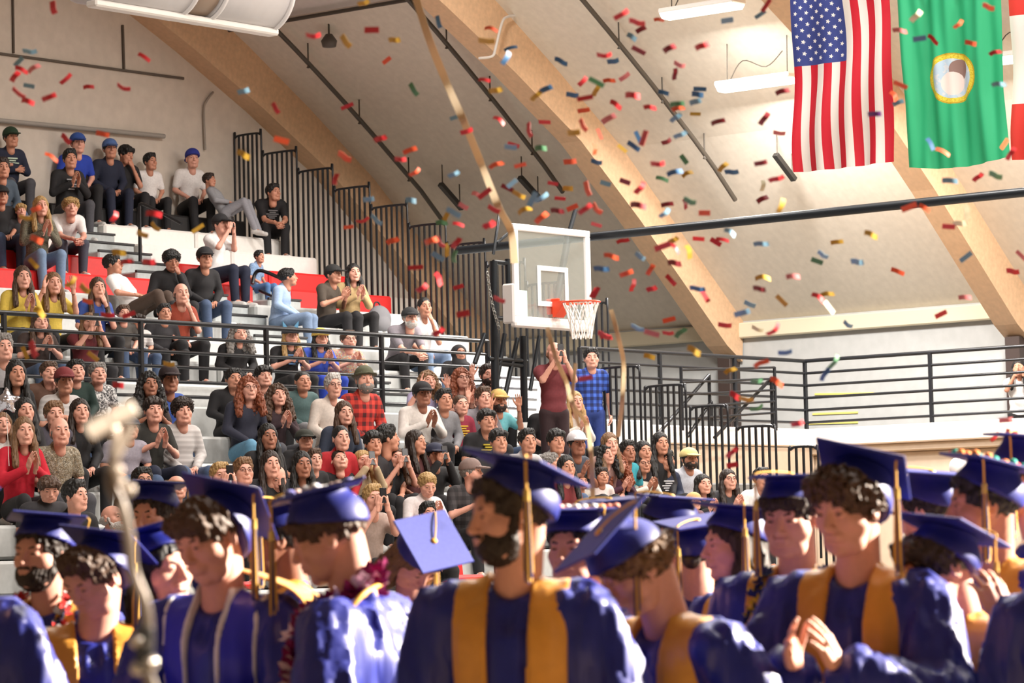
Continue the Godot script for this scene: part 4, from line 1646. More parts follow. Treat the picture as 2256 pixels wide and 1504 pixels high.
func body_mesh(kind: String, long: bool, fem: bool, yaw: float, pitch: float, cell: float) -> ArrayMesh:
	yaw = snappedf(yaw, 0.2)
	pitch = snappedf(pitch, 0.15)
	var key := "%s %s %s %.1f %.2f" % [kind, long, fem, yaw, pitch]
	if bodies.has(key):
		return bodies[key]
	var p := make_pose(kind, long)
	var h := head_proto(cell, fem)
	var xf := Transform3D(Basis(Vector3.UP, yaw) * Basis(Vector3.RIGHT, pitch) * Basis.from_scale(Vector3(1.12, 1.06, 1.1)), p.head)
	var skin := Buf.new()
	skin.add(p.skin, Transform3D.IDENTITY)
	skin.add(h[0], xf)
	var m := ArrayMesh.new()
	skin.into(m)
	for k in [1, 2, 3]:
		var b := Buf.new()
		b.add(h[k], xf)
		b.into(m)
	bodies[key] = m
	return m

var SKIN := [Color(0.87, 0.64, 0.56), Color(0.77, 0.54, 0.44), Color(0.63, 0.42, 0.33), Color(0.42, 0.28, 0.22)]
var HAIR := {"k": Color(0.085, 0.075, 0.07), "d": Color(0.19, 0.13, 0.1), "b": Color(0.34, 0.235, 0.16), "l": Color(0.53, 0.39, 0.26), "y": Color(0.78, 0.63, 0.4), "r": Color(0.58, 0.3, 0.17), "g": Color(0.56, 0.54, 0.52), "w": Color(0.86, 0.84, 0.82)}

func skin_mat(k: int) -> StandardMaterial3D:
	var m := mat("skin %d" % k, SKIN[k], 0.55, 0, 0.06, 9.0)
	return m

func hair_mat(k: String) -> StandardMaterial3D:
	return mat("hair " + k, HAIR[k], 0.6, 0, 0.35, 14.0)

func cloth_mat(c: Variant) -> StandardMaterial3D:
	if c is StandardMaterial3D:
		return c
	var q: Color = c
	return mat("cloth " + q.to_html(false), q, 0.85, 0, 0.12, 5.0)

func set_face(o: MeshInstance3D, skin: int, hc: String, lip: Color) -> void:
	o.material_override = null
	o.set_surface_override_material(0, skin_mat(skin))
	o.set_surface_override_material(1, mat("eye", col(46, 36, 32), 0.3))
	o.set_surface_override_material(2, hair_mat(hc if hc != "w" else "g"))
	o.set_surface_override_material(3, mat("lips " + lip.to_html(false), lip, 0.5))

# px, py: where the middle of the head shows; row: bleacher row or -9 to find it; o: scale, turn, yaw, pitch, fem, long, cap, glasses, beard, shoes
func seat(px: float, py: float, pose: String, hair: String, hc: String, top: Variant, bot: Color, skin: int, label: String, o := {}) -> Node3D:
	var sc: float = o.get("scale", 1.0)
	var turn: float = o.get("turn", -0.3)
	var pd := make_pose(pose, o.get("long", false))
	var hd: Vector3 = pd.head
	var best := 1e9
	var pick := Transform3D.IDENTITY
	var bestk := 0
	var rows: Array = o.get("rows", range(-1, 9) + range(10, 19))
	rows = rows + range(-1, 9) + range(10, 19)
	var given: int = o.rows.size() if o.has("rows") else rows.size()
	var up := pose.begins_with("stand")
	for q in rows.size():
		if q >= given and absf(best) < 20.0:
			break
		var k: int = rows[q]
		var foot: float = o.get("h", row_top(k) if up else foot_h(k))
		var b: float = o.get("b", row_b(k) - (0.45 if up else 0.3 * (1.0 if sc > 0.85 else 0.6)))
		var a := -12.0
		var xf := Transform3D.IDENTITY
		var pr := Vector3.ZERO
		for it in 4:
			xf = GX * Transform3D(Basis(Vector3.UP, turn) * Basis.from_scale(Vector3.ONE * sc), Vector3(a, foot, b))
			pr = proj(xf * hd)
			a += (px - pr.x) / 112.0 * (pr.z / 40.0)
		if absf(pr.y - py) < absf(best):
			best = pr.y - py
			pick = Transform3D(Basis(Vector3.UP, turn), Vector3(a, foot, b))
			bestk = k
	var D := proj(GX * pick * hd).z
	# taller or shorter sitters make up the rest of the way
	var fit := clampf(1.0 + (best / F * D) / (hd.y * sc), 0.88, 1.1) if not o.has("h") else 1.0
	pick.basis = pick.basis * Basis.from_scale(Vector3(sc * (0.94 if o.get("fem", false) else 1.0), sc * fit, sc))
	if DEBUG:
		print(label, " row ", bestk, " err ", best, " D ", D, " a ", pick.origin.x)
	var t := thing("person", label, "person", GX * pick, "people on the bleachers")
	dress(t, pose, hair, hc, top, bot, skin, o, 0.0085, 0.009)
	return t

func dress(t: Node3D, pose: String, hair: String, hc: String, top: Variant, bot: Color, skin: int, o: Dictionary, hcell: float, haircell: float) -> void:
	var long: bool = o.get("long", false)
	var pd := make_pose(pose, long)
	var yaw := snappedf(o.get("yaw", -0.2), 0.2)
	var pitch := snappedf(o.get("pitch", -0.15), 0.15)
	var body := part(t, "body", body_mesh(pose, long, o.get("fem", false), yaw, pitch, hcell), null)
	set_face(body, skin, hc, Color(0.66, 0.36, 0.33) if skin < 3 else Color(0.4, 0.2, 0.18))
	part(t, "shirt", pd.shirt, cloth_mat(top))
	part(t, "trousers", pd.trousers, cloth_mat(bot))
	for sh in pd.shoes:
		part(t, "shoe", sh, cloth_mat(o.get("shoes", col(210, 208, 205))))
	var hx := Transform3D(Basis(Vector3.UP, yaw) * Basis(Vector3.RIGHT, pitch) * Basis.from_scale(Vector3(1.12, 1.06, 1.1)), pd.head)
	if hair != "":
		part(t, "hair", hair_proto(hair + ("_under" if o.has("cap") or o.has("hat") else ""), haircell), hair_mat(hc), hx)
	if o.has("cap"):
		part(t, "cap", hair_proto("cap", haircell), cloth_mat(o.cap), hx * Transform3D(Basis(Vector3.UP, PI if o.get("backwards", false) else 0.0), Vector3.ZERO))
	if o.has("hat"):
		part(t, "hat", hair_proto("band", haircell), cloth_mat(o.hat), hx)
	if o.has("hood"):
		part(t, "hood", hair_proto("hood", haircell), cloth_mat(o.hood), hx)
	if o.has("beard"):
		part(t, "beard", hair_proto("beard", 0.008), hair_mat(o.beard), hx)
	if o.has("glasses"):
		part(t, "glasses", hair_proto("glasses", 0.004), mat("glasses frame", col(40, 36, 36), 0.3), hx)
	if o.has("phone"):
		var s := ST()
		box_at(s, Vector3(-0.038, -0.075, -0.005), Vector3(0.038, 0.075, 0.005), 0.008)
		var hip: Vector3 = pd.hip
		var ph := single("phone", o.phone, "phone", done(s), mat("phone black", col(24, 24, 28), 0.2), t.transform * Transform3D(Basis(Vector3.RIGHT, -0.15), hip + Vector3(0, 0.7, 0.33)))
		ph.transform = Transform3D(ph.transform.basis.orthonormalized(), ph.transform.origin)
	if o.has("print"):   # a flat print on the chest
		var s := ST()
		for k in 5:
			var y := 0.3 + 0.03 * k
			var w := 0.05 + 0.025 * ((k * 7) % 3)
			box_at(s, Vector3(-w, y, 0.108), Vector3(w, y + 0.018, 0.128), 0.004)
		part(t, "print", done(s), cloth_mat(o.print), Transform3D(Basis(Vector3.RIGHT, pd.lean), pd.hip))

func build_people() -> void:
	noise.seed = 11
	noise.frequency = 1.0
	noise.fractal_octaves = 2
	var black := col(30, 29, 32)
	var char1 := col(52, 51, 55)
	var navy := col(30, 36, 58)
	var white := col(236, 233, 232)
	var jeans := col(70, 88, 118)
	var ljeans := col(120, 142, 172)
	var grey := col(128, 128, 132)
	var dgrey := col(74, 74, 80)
	var yellow := col(226, 196, 84)
	var blue := col(36, 66, 176)
	var brown := col(78, 62, 52)
	var red := col(190, 30, 44)
	var floral := pattern("floral cloth", [col(40, 38, 34), col(150, 130, 100), col(90, 84, 70), col(205, 198, 180), col(60, 52, 44)], "spots", 5.0)
	var camo := pattern("camouflage cloth", [col(90, 88, 70), col(120, 114, 96), col(66, 64, 54), col(150, 142, 124)], "spots", 4.0)
	var rplaid := pattern("red plaid", [col(200, 62, 48), col(160, 40, 36), col(60, 24, 26)], "plaid", 6.0)
	var bplaid := pattern("blue plaid", [col(70, 110, 210), col(40, 64, 140), col(26, 36, 80)], "plaid", 6.0)
	var bwhite := pattern("black and white cloth", [col(30, 30, 32), col(60, 60, 62), col(210, 208, 205), col(235, 233, 230)], "spots", 4.0)
	var bprint := pattern("blue printed cloth", [col(60, 120, 180), col(190, 205, 215), col(40, 80, 140), col(120, 160, 195)], "spots", 8.0)
	var cprint := pattern("many-coloured cloth", [col(60, 70, 150), col(200, 90, 110), col(220, 190, 110), col(90, 140, 160), col(225, 215, 205)], "spots", 5.0)
	var lstripe := pattern("pale striped cloth", [col(196, 192, 190), col(176, 172, 170)], "stripe", 10.0)
	var up := range(-1, 4)
	# top row by the gable wall
	seat(25, 305, "cross", "short", "k", navy, dgrey, 1, "person in navy hoodie and dark green cap with arms crossed, top row", {"cap": col(34, 60, 40), "long": true, "print": col(200, 220, 200), "rows": [-1], "yaw": 0.0})
	seat(172, 318, "lap", "short", "b", blue, black, 0, "man in bright blue T-shirt and blue cap against the gable wall", {"cap": col(50, 84, 160), "rows": [-1], "scale": 1.05})
	seat(155, 352, "clap", "short", "k", black, dgrey, 1, "person in black hoodie with white print clapping, grey trousers", {"print": col(190, 188, 190), "rows": [0], "long": true})
	seat(243, 330, "lap", "short", "k", navy, navy, 1, "person in dark navy hoodie and pale blue cap, white trainers", {"cap": col(82, 112, 168), "rows": [-1], "long": true, "shoes": white})
	seat(278, 342, "face", "fringe", "k", black, black, 1, "dark-haired person in black with hand at mouth beside navy hoodie", {"rows": [-1], "shoes": white, "yaw": 0.4, "pitch": 0.15})
	seat(332, 352, "lap", "short", "k", white, black, 1, "bareheaded boy in white T-shirt and black trousers, top row", {"rows": [-1], "scale": 0.9, "shoes": black, "yaw": 0.2})
	seat(424, 352, "lap", "", "d", white, black, 0, "person in white T-shirt and backward blue cap, top row", {"cap": col(44, 56, 150), "backwards": true, "rows": [-1]})
	seat(462, 398, "recline", "short", "d", col(150, 152, 158), col(150, 152, 160), 1, "person in grey sweatshirt and sweatpants lying back beside the bar fence", {"rows": [-1], "b": 0.95, "long": true, "scale": 0.8, "turn": 0.5})
	seat(603, 425, "lean", "short", "k", black, black, 1, "man in black printed T-shirt leaning forward on white bench by the fence", {"rows": [0], "print": col(120, 118, 120), "yaw": 0.4, "turn": -0.5, "shoes": white})
	# rows above the red benches
	seat(6, 372, "lap", "short", "d", col(70, 84, 98), jeans, 1, "person in blue-grey sweatshirt and jeans behind the blond child", {"rows": [0], "long": true})
	seat(2, 432, "lap", "short", "k", black, jeans, 1, "person in black T-shirt and jeans holding the blond child", {"rows": [1], "cap": black})
	seat(46, 466, "lap", "fringe", "y", char1, jeans, 0, "small blond child in dark top and jeans", {"rows": [1], "scale": 0.72})
	seat(90, 456, "clap", "long", "y", camo, ljeans, 0, "blonde long-haired woman in olive patterned top and pale jeans", {"rows": [1], "fem": true, "long": true})
	seat(156, 458, "lean", "curly", "y", white, col(66, 70, 84), 0, "curly blond boy in white T-shirt leaning on his knees", {"rows": [1], "yaw": -0.2, "turn": -0.4})
	seat(487, 496, "phone", "short", "d", white, navy, 0, "man in white T-shirt and cap holding phone to his face", {"rows": [1, 2], "cap": black, "turn": 0.2, "phone": "black phone held up by the man in white T-shirt and cap"})
	seat(572, 562, "lap", "short", "k", bprint, col(80, 120, 170), 1, "toddler in blue patterned shirt on the red bench", {"rows": [1, 2], "scale": 0.62, "turn": 0.2})
	seat(250, 584, "recline", "short", "k", white, brown, 1, "reclining man in white T-shirt and brown trousers", {"rows": [3], "turn": 0.35, "yaw": 0.2})
	seat(378, 576, "face", "curly", "k", black, black, 2, "man in black jacket with short curly hair, hand at mouth", {"rows": [2, 3], "long": true, "pitch": 0.15})
	seat(452, 570, "lap", "short", "k", black, jeans, 1, "man in black jacket, black cap and blue jeans", {"rows": [2, 3], "long": true, "cap": black})
	seat(635, 612, "lap", "short", "k", col(164, 190, 226), ljeans, 1, "dark-haired man in light blue shirt and washed jeans", {"rows": [3, 4], "long": true, "turn": 0.5, "yaw": 0.4})
	seat(735, 606, "clap", "short", "k", col(74, 64, 54), black, 1, "man in dark olive shirt and black cap clapping by the red bench", {"rows": [3], "cap": col(36, 36, 36), "turn": 0.2})
	seat(779, 602, "clap", "long", "k", col(200, 172, 124), black, 0, "woman with long black hair in tan jacket clapping", {"rows": [3], "fem": true, "long": true})
	seat(936, 678, "face", "bun", "k", white, ljeans, 1, "dark-haired woman in white top with chin on her hand", {"rows": [4, 5], "fem": true})
	seat(904, 702, "lean", "short", "g", col(140, 134, 142), black, 0, "grey-bearded man in black cap and grey shirt leaning forward", {"rows": [4, 5, 6], "cap": col(40, 40, 42), "beard": "w"})
	# behind the walkway railing
	seat(50, 612, "clap", "long", "b", yellow, dgrey, 0, "woman in yellow shirt clapping, brown hair tied back", {"rows": range(3, 8), "fem": true, "long": true})
	seat(118, 626, "cheer", "long", "l", yellow, black, 0, "woman in yellow shirt with long light hair raising both hands", {"rows": range(3, 8), "fem": true})
	seat(216, 636, "face", "long", "b", col(62, 88, 168), black, 0, "girl in blue shirt resting her mouth on her hand", {"rows": range(4, 8), "fem": true, "scale": 0.95})
	seat(196, 712, "phone", "long", "l", col(110, 40, 46), char1, 0, "long-haired person in dark red top filming above the railing", {"rows": range(5, 9), "fem": true, "phone": "black phone held above the railing by the dark red top"})
	seat(272, 692, "lap", "short", "b", col(78, 74, 70), jeans, 0, "child in dark grey shirt behind the railing", {"rows": range(4, 9), "scale": 0.85})
	seat(305, 712, "lap", "fringe", "d", lstripe, jeans, 1, "child in pale striped top behind the railing", {"rows": range(5, 9), "scale": 0.8})
	seat(400, 648, "face", "thin", "d", col(150, 62, 40), black, 0, "balding man in rust-coloured top, hand over mouth", {"rows": range(4, 8)})
	seat(362, 690, "lap", "short", "k", char1, black, 1, "person in charcoal clothes beside the rust-coloured top", {"rows": range(5, 9), "long": true, "scale": 0.9})
	seat(8, 742, "lap", "short", "g", col(160, 158, 160), grey, 0, "grey-haired person in pale grey jacket at the end of the railing", {"rows": range(5, 9), "long": true})
	seat(88, 728, "clap", "long", "b", col(64, 50, 46), jeans, 0, "woman in dark brown top clapping below the yellow shirts", {"rows": range(5, 9), "fem": true})
	seat(527, 752, "lap", "wavy", "g", black, black, 0, "woman with long grey-brown hair in black cardigan", {"rows": range(5, 9), "fem": true, "long": true})
	var cat := seat(640, 742, "clap", "long", "y", black, black, 0, "blonde woman in black T-shirt wearing blue pointed ears", {"rows": range(5, 9), "fem": true, "cap": col(60, 64, 72), "print": col(110, 150, 200)})
	var es := ST()
	for x in [-1, 1]:
		var e := PackedVector2Array([Vector2(x * 0.03, 0.0), Vector2(x * 0.1, 0.0), Vector2(x * 0.11, 0.1)])
		prism(es, e, -0.02, 0.01)
	part(cat, "pointed_ears", done(es), cloth_mat(col(104, 166, 206)), Transform3D(Basis(Vector3.UP, -0.2), make_pose("clap", false).head + Vector3(0, 0.12, 0)))
	seat(706, 748, "clap", "long", "k", col(58, 86, 190), blue, 0, "woman in royal blue shirt and yellow cap clapping", {"rows": range(5, 9), "fem": true, "cap": col(228, 196, 92)})
	seat(768, 758, "clap", "short", "b", cprint, black, 0, "brown-haired person in many-coloured shirt and sunglasses clapping", {"rows": range(5, 9), "glasses": true})
	seat(1012, 778, "lap", "", "k", black, black, 2, "child in black hood sitting by the end of the railing", {"rows": range(5, 9), "hood": black, "scale": 0.85, "long": true})
	# standing by the goal and on the concourse
	seat(1222, 778, "stand_phone", "thin", "l", col(112, 44, 50), col(50, 30, 34), 0, "standing man in maroon shirt holding up a pale phone", {"rows": [10, 11, 12], "turn": -0.6, "yaw": 0.0, "phone": "pale phone held up by the standing man in maroon"})
	seat(1303, 790, "stand", "short", "k", bplaid, col(40, 62, 130), 0, "standing person in blue plaid shirt behind the bar fence", {"h": 2.36, "b": 8.9, "rows": [10], "long": false, "turn": -0.6})
	seat(2246, 800, "stand_phone", "long", "k", white, black, 1, "woman in white top and long black skirt on the concourse", {"h": 2.42, "b": 10.7, "rows": [12], "fem": true, "turn": -1.0, "yaw": -0.2, "scale": 0.97})
	# lower rows: left side
	var lo := range(10, 19)
	seat(35, 824, "lap", "long", "k", black, black, 1, "dark-haired person in black top beneath the railing", {"rows": lo, "fem": true, "long": true})
	seat(108, 822, "face", "short", "b", col(98, 70, 56), jeans, 0, "person in brown top holding a hand to the face", {"rows": lo, "long": true})
	seat(167, 818, "lap", "short", "k", col(30, 52, 46), black, 0, "short-haired man in dark green shirt", {"rows": lo, "long": true})
	seat(142, 842, "cross", "short", "d", lstripe, jeans, 1, "person in pale striped shirt and dark red cap", {"rows": lo, "cap": col(120, 44, 48), "scale": 0.95})
	seat(215, 824, "lap", "short", "g", bwhite, black, 0, "older man in black and white blotched shirt", {"rows": lo})
	seat(329, 848, "clap", "wavy", "k", col(58, 44, 40), black, 2, "woman with long black hair in dark top clapping beside blue shirt", {"rows": lo, "fem": true})
	seat(374, 836, "lap", "short", "k", col(48, 80, 160), jeans, 2, "man in blue shirt and dark cap beside the aisle", {"rows": lo, "cap": col(46, 34, 36)})
	seat(54, 906, "lap", "long", "k", char1, black, 0, "woman with long dark hair in charcoal top", {"rows": lo, "fem": true, "long": true})
	seat(52, 952, "clap", "long", "l", col(200, 26, 50), black, 0, "woman in bright red blouse clapping", {"rows": lo, "fem": true, "long": true})
	seat(119, 914, "lap", "short", "l", col(84, 80, 92), black, 0, "light-haired person in slate grey top behind the floral shirt", {"rows": lo})
	seat(132, 947, "lap", "thin", "g", floral, dgrey, 0, "balding older man in brown floral shirt", {"rows": lo})
	seat(176, 908, "lap", "long", "d", black, black, 0, "woman with long brown hair in black beside the floral shirt", {"rows": lo, "fem": true, "long": true})
	seat(284, 945, "lap", "short", "g", col(166, 160, 172), jeans, 1, "man in lavender grey T-shirt and dark cap behind the microphone", {"rows": lo, "cap": col(70, 74, 84)})
	seat(338, 905, "clap", "fringe", "d", col(46, 46, 42), navy, 0, "young man in black T-shirt clapping with raised hands", {"rows": lo})
	seat(403, 908, "lap", "curly", "d", lstripe, jeans, 0, "curly dark-haired person in pale striped jacket", {"rows": lo, "long": true})
	seat(2, 935, "lap", "long", "l", white, black, 0, "person in white top next to the red blouse", {"rows": lo, "fem": true})
	seat(106, 1084, "lap", "fringe", "b", char1, black, 0, "brown-haired child in charcoal behind the graduates", {"rows": lo, "pitch": 0.3})
	seat(167, 1086, "lap", "short", "k", black, black, 0, "black-haired person in black behind the first caps", {"rows": lo, "yaw": 0.4})
	seat(314, 1060, "lap", "short", "k", char1, black, 1, "black-haired man with glasses behind the microphone stand", {"rows": lo, "glasses": true})
	seat(389, 1074, "lap", "", "d", char1, black, 0, "bald man in charcoal top between two graduation caps", {"rows": lo})
	seat(249, 1142, "lap", "thin", "w", col(150, 146, 150), black, 0, "bald man with white beard low behind the graduates", {"rows": lo, "beard": "w", "yaw": 0.4})
	seat(486, 1050, "phone", "short", "y", white, black, 0, "fair-haired person filming low behind a cap", {"rows": lo, "phone": "black phone low between cap and red seat"})
	# lower rows: middle
	seat(515, 836, "lap", "short", "k", black, black, 1, "dark-haired person in black hooded jacket behind the red-haired woman", {"rows": lo, "long": true})
	seat(548, 857, "lap", "wavy", "r", col(44, 46, 62), col(100, 150, 180), 0, "red-haired woman with glasses in navy jacket and pale collar", {"rows": lo, "fem": true, "long": true, "glasses": true})
	seat(581, 830, "lap", "fringe", "k", col(60, 58, 52), black, 0, "black-haired young man in dark olive shirt", {"rows": lo, "long": true})
	seat(612, 872, "clap", "wavy", "b", col(58, 40, 46), dgrey, 0, "woman with big wavy brown hair in dark burgundy", {"rows": lo, "fem": true, "long": true})
	seat(667, 841, "lap", "bun", "k", col(78, 104, 104), grey, 1, "person in grey-green jacket with tied black hair", {"rows": lo, "long": true})
	seat(735, 848, "lap", "short", "w", col(222, 210, 200), grey, 0, "white-haired woman with glasses in cream jacket", {"rows": lo, "fem": true, "long": true, "glasses": true})
	seat(804, 838, "lap", "short", "g", rplaid, black, 0, "man in red and black plaid shirt and green hat", {"rows": lo, "long": true, "hat": col(88, 90, 70), "beard": "g", "scale": 1.08})
	seat(759, 912, "lap", "long", "b", col(52, 60, 78), navy, 0, "brown-haired woman in dark denim jacket", {"rows": lo, "fem": true, "long": true})
	seat(591, 964, "lap", "long", "k", black, black, 2, "woman with long black hair and bare arms in black top", {"rows": lo, "fem": true})
	seat(671, 974, "lap", "short", "k", black, black, 1, "boy in black with dark green cap", {"rows": lo, "cap": col(48, 50, 42), "scale": 0.92})
	seat(752, 967, "lap", "bun", "k", col(176, 30, 40), black, 0, "woman in red jacket with pulled-back black hair", {"rows": lo, "fem": true, "long": true})
	seat(823, 976, "lap", "fringe", "k", char1, black, 1, "boy with black fringe in dark grey top", {"rows": lo, "scale": 0.95})
	seat(856, 966, "lap", "short", "k", col(40, 44, 50), black, 1, "black-haired person turned away beside the white hoodie", {"rows": lo, "yaw": 1.2})
	seat(597, 1022, "lap", "long", "d", black, black, 0, "woman with dark parted hair in black, low row", {"rows": lo, "fem": true, "long": true})
	seat(666, 1026, "lap", "long", "k", char1, black, 2, "woman with long black hair in dark grey, low row", {"rows": lo, "fem": true, "long": true})
	seat(694, 1010, "lap", "short", "b", black, black, 0, "small brown-haired child between two dark-haired women", {"rows": lo, "scale": 0.8})
	seat(747, 1018, "lap", "bun", "d", black, black, 0, "woman in black looking up with tied-back hair", {"rows": lo, "fem": true, "pitch": -0.45})
	seat(799, 1016, "phone", "long", "y", col(196, 174, 140), black, 0, "blonde woman in tan top filming with a phone", {"rows": lo, "fem": true, "long": true, "phone": "dark phone held by the blonde woman in tan"})
	seat(872, 1010, "phone", "long", "b", black, black, 0, "brown-haired woman in black sleeveless top filming", {"rows": lo, "fem": true, "phone": "dark phone held by the woman in sleeveless black"})
	seat(537, 1040, "lap", "short", "l", col(150, 150, 156), black, 0, "young man with glasses in grey collared shirt", {"rows": lo, "glasses": true, "long": true})
	seat(610, 1054, "lap", "thin", "w", col(90, 92, 104), black, 0, "old man with thin white hair beside a blue cap", {"rows": lo, "pitch": 0.3})
	seat(823, 1100, "phone", "short", "y", col(170, 150, 140), black, 0, "fair-haired person filming behind the flat decorated cap", {"rows": lo, "phone": "pale phone behind the flat decorated cap"})
	# lower rows: right side
	seat(943, 840, "cheer", "wavy", "l", col(150, 140, 170), jeans, 0, "woman with very big curly light brown hair clapping", {"rows": lo, "fem": true})
	seat(1017, 835, "clap", "wavy", "r", col(120, 80, 70), black, 0, "red-blonde woman with glasses clapping", {"rows": lo, "fem": true, "glasses": true})
	seat(1075, 828, "wave", "short", "d", col(92, 92, 102), black, 0, "dark-bearded man in slate grey waving", {"rows": lo, "beard": "d"})
	seat(931, 870, "clap", "short", "k", col(226, 220, 214), black, 2, "man in white hoodie and black cap with shoulder strap", {"rows": lo, "cap": black, "long": true, "scale": 1.04})
	seat(979, 882, "lap", "short", "k", grey, black, 1, "short dark-haired man in plain grey top", {"rows": lo, "long": true})
	seat(1015, 893, "lap", "bun", "b", col(138, 38, 60), black, 0, "woman in maroon jersey with blue and yellow print", {"rows": lo, "fem": true, "print": col(210, 170, 60)})
	seat(1099, 885, "cheer", "short", "d", col(104, 176, 184), jeans, 1, "man in teal shirt and tan cap raising both hands", {"rows": lo, "cap": col(198, 164, 96), "beard": "d"})
	seat(1066, 878, "wave", "short", "b", col(120, 116, 122), black, 0, "person with raised hand behind the tan cap", {"rows": lo, "scale": 0.96})
	seat(1211, 888, "lap", "bun", "k", black, black, 0, "woman with glasses in black top with orange print", {"rows": lo, "fem": true, "glasses": true, "print": col(170, 84, 56), "scale": 1.05})
	seat(1267, 886, "clap", "long", "y", col(214, 206, 196), black, 0, "blonde long-haired woman in cream top clapping", {"rows": lo, "fem": true, "long": true})
	seat(1072, 928, "lap", "fringe", "k", black, black, 1, "boy in black T-shirt with yellow print", {"rows": lo, "print": col(190, 168, 50)})
	seat(1099, 974, "lap", "fringe", "k", char1, black, 1, "young man with thick black fringe behind the tallest cap", {"rows": lo})
	seat(1163, 974, "lap", "short", "k", col(186, 184, 186), jeans, 1, "black-haired man in pale grey jacket", {"rows": lo, "long": true})
	seat(1226, 974, "lap", "fringe", "k", col(150, 148, 150), jeans, 1, "black-haired man in mid grey shirt beside the pale jacket", {"rows": lo})
	seat(1272, 979, "clap", "short", "k", col(54, 60, 72), black, 2, "man in slate shirt and white cap", {"rows": lo, "cap": col(224, 222, 226)})
	seat(1214, 1024, "lap", "short", "g", col(96, 108, 128), black, 1, "man with cropped grey hair seen from the side", {"rows": lo, "yaw": 0.8})
	seat(1249, 1029, "lap", "long", "k", col(120, 40, 44), black, 1, "woman with black hair in dark red beside the cropped grey hair", {"rows": lo, "fem": true})
	seat(1280, 1062, "lap", "short", "k", col(206, 200, 192), black, 1, "dark-haired child in off-white top", {"rows": lo, "scale": 0.78})
	seat(1325, 1050, "lap", "short", "d", col(228, 214, 210), black, 1, "child in pale pink shirt sitting upright", {"rows": lo, "scale": 0.85, "long": true})
	seat(918, 976, "lap", "long", "d", col(84, 42, 42), black, 1, "woman with long dark hair behind the phones", {"rows": lo, "fem": true, "yaw": 0.4})
	seat(959, 1004, "phone", "short", "d", black, black, 1, "man in black jacket and navy cap filming", {"rows": lo, "cap": col(40, 44, 66), "long": true, "phone": "black phone held by the man in navy cap"})
	seat(941, 1070, "clap", "short", "y", col(228, 220, 220), black, 0, "short-haired blonde woman in white T-shirt clapping", {"rows": lo, "fem": true, "pitch": 0.3})
	seat(1040, 1042, "clap", "short", "g", pattern("dark grey plaid", [col(70, 66, 68), col(50, 48, 50), col(34, 32, 34)], "plaid", 6.0), black, 0, "man in dark grey plaid shirt and grey cap clapping", {"rows": lo, "cap": col(130, 110, 104), "yaw": 0.6})
	seat(944, 1132, "lap", "short", "k", col(60, 56, 58), black, 1, "dark-haired boy low beside the cap top painted as lit", {"rows": lo, "scale": 0.85})
	# lower rows: far end by the bar fence
	seat(1344, 980, "lap", "long", "l", col(150, 116, 110), black, 0, "light brown-haired woman before the bar fence", {"rows": lo, "fem": true})
	seat(1338, 1002, "lap", "wavy", "k", col(80, 60, 70), black, 0, "girl with dark curly hair before the bar fence", {"rows": lo, "fem": true, "scale": 0.92})
	seat(1384, 996, "lap", "short", "k", col(60, 160, 176), black, 2, "dark-haired child in turquoise", {"rows": lo, "scale": 0.92})
	seat(1418, 996, "lap", "long", "k", col(48, 44, 50), black, 1, "dark-haired woman beside the turquoise top", {"rows": lo, "fem": true, "long": true})
	seat(1456, 976, "lap", "long", "k", black, black, 1, "woman with very long black hair sitting highest before the fence", {"rows": lo, "fem": true, "long": true})
	seat(1360, 1026, "clap", "wavy", "r", col(74, 40, 58), black, 0, "auburn-haired woman with glasses in plum cardigan", {"rows": lo, "fem": true, "long": true, "glasses": true})
	seat(1416, 1026, "clap", "bun", "d", col(230, 224, 212), col(84, 92, 70), 1, "older woman in ivory jacket with tied hair", {"rows": lo, "fem": true, "long": true, "glasses": true})
	seat(1468, 1016, "lap", "short", "k", col(44, 52, 76), black, 1, "man in navy and white track jacket", {"rows": lo, "long": true, "print": col(226, 226, 230)})
	seat(1519, 1012, "lap", "short", "d", col(196, 200, 210), grey, 1, "man in pale grey vest and yellow camouflage cap", {"rows": lo, "cap": col(226, 206, 140), "beard": "d"})
	seat(1549, 1068, "clap", "long", "k", black, black, 0, "dark-haired woman in black clapping low by the fence", {"rows": lo, "fem": true, "long": true})
	seat(1605, 1058, "clap", "long", "d", char1, black, 0, "woman with glasses and long dark hair beside the white shirt", {"rows": lo, "fem": true, "glasses": true})
	seat(1679, 1056, "lap", "short", "k", white, black, 1, "man in white shirt half hidden by a blue cap", {"rows": lo, "long": true, "glasses": true})
	seat(1529, 1106, "lap", "short", "d", col(120, 90, 96), black, 0, "child in tan cap low behind the caps", {"rows": lo, "cap": col(206, 166, 110), "scale": 0.8})

# ---------------------------------------------------------------- graduates
var gowns := {}

func grad_arm(kind: String, s: int) -> Array:
	match kind:
		"clap":
			return [Vector3(s * 0.29, 0.16, 0.12), Vector3(s * 0.06, 0.31, 0.34), Vector3(-s * 0.1, 0.75, 0.6), Vector3(-s, 0, 0.0), 0.15]
		"hold":
			return [Vector3(s * 0.28, 0.19, 0.08), Vector3(s * 0.075, 0.2, 0.32), Vector3(-s * 0.35, 0.25, 0.8), Vector3(-s * 0.8, 0.3, 0.0), 0.75]
		"raise":
			if s > 0:
				return [Vector3(0.33, 0.32, 0.12), Vector3(0.27, 0.6, 0.1), Vector3(-0.25, 1, -0.1), Vector3(-0.8, 0, -0.3), 0.35]
		"raise_other":
			if s < 0:
				return [Vector3(-0.26, 0.36, 0.16), Vector3(-0.16, 0.62, 0.2), Vector3(0.2, 1, -0.1), Vector3(0.8, 0, -0.3), 0.35]
	return [Vector3(s * 0.28, 0.2, -0.03), Vector3(s * 0.27, -0.05, 0.06), Vector3(0, -1, 0.15), Vector3(-s, 0, 0), 0.4]

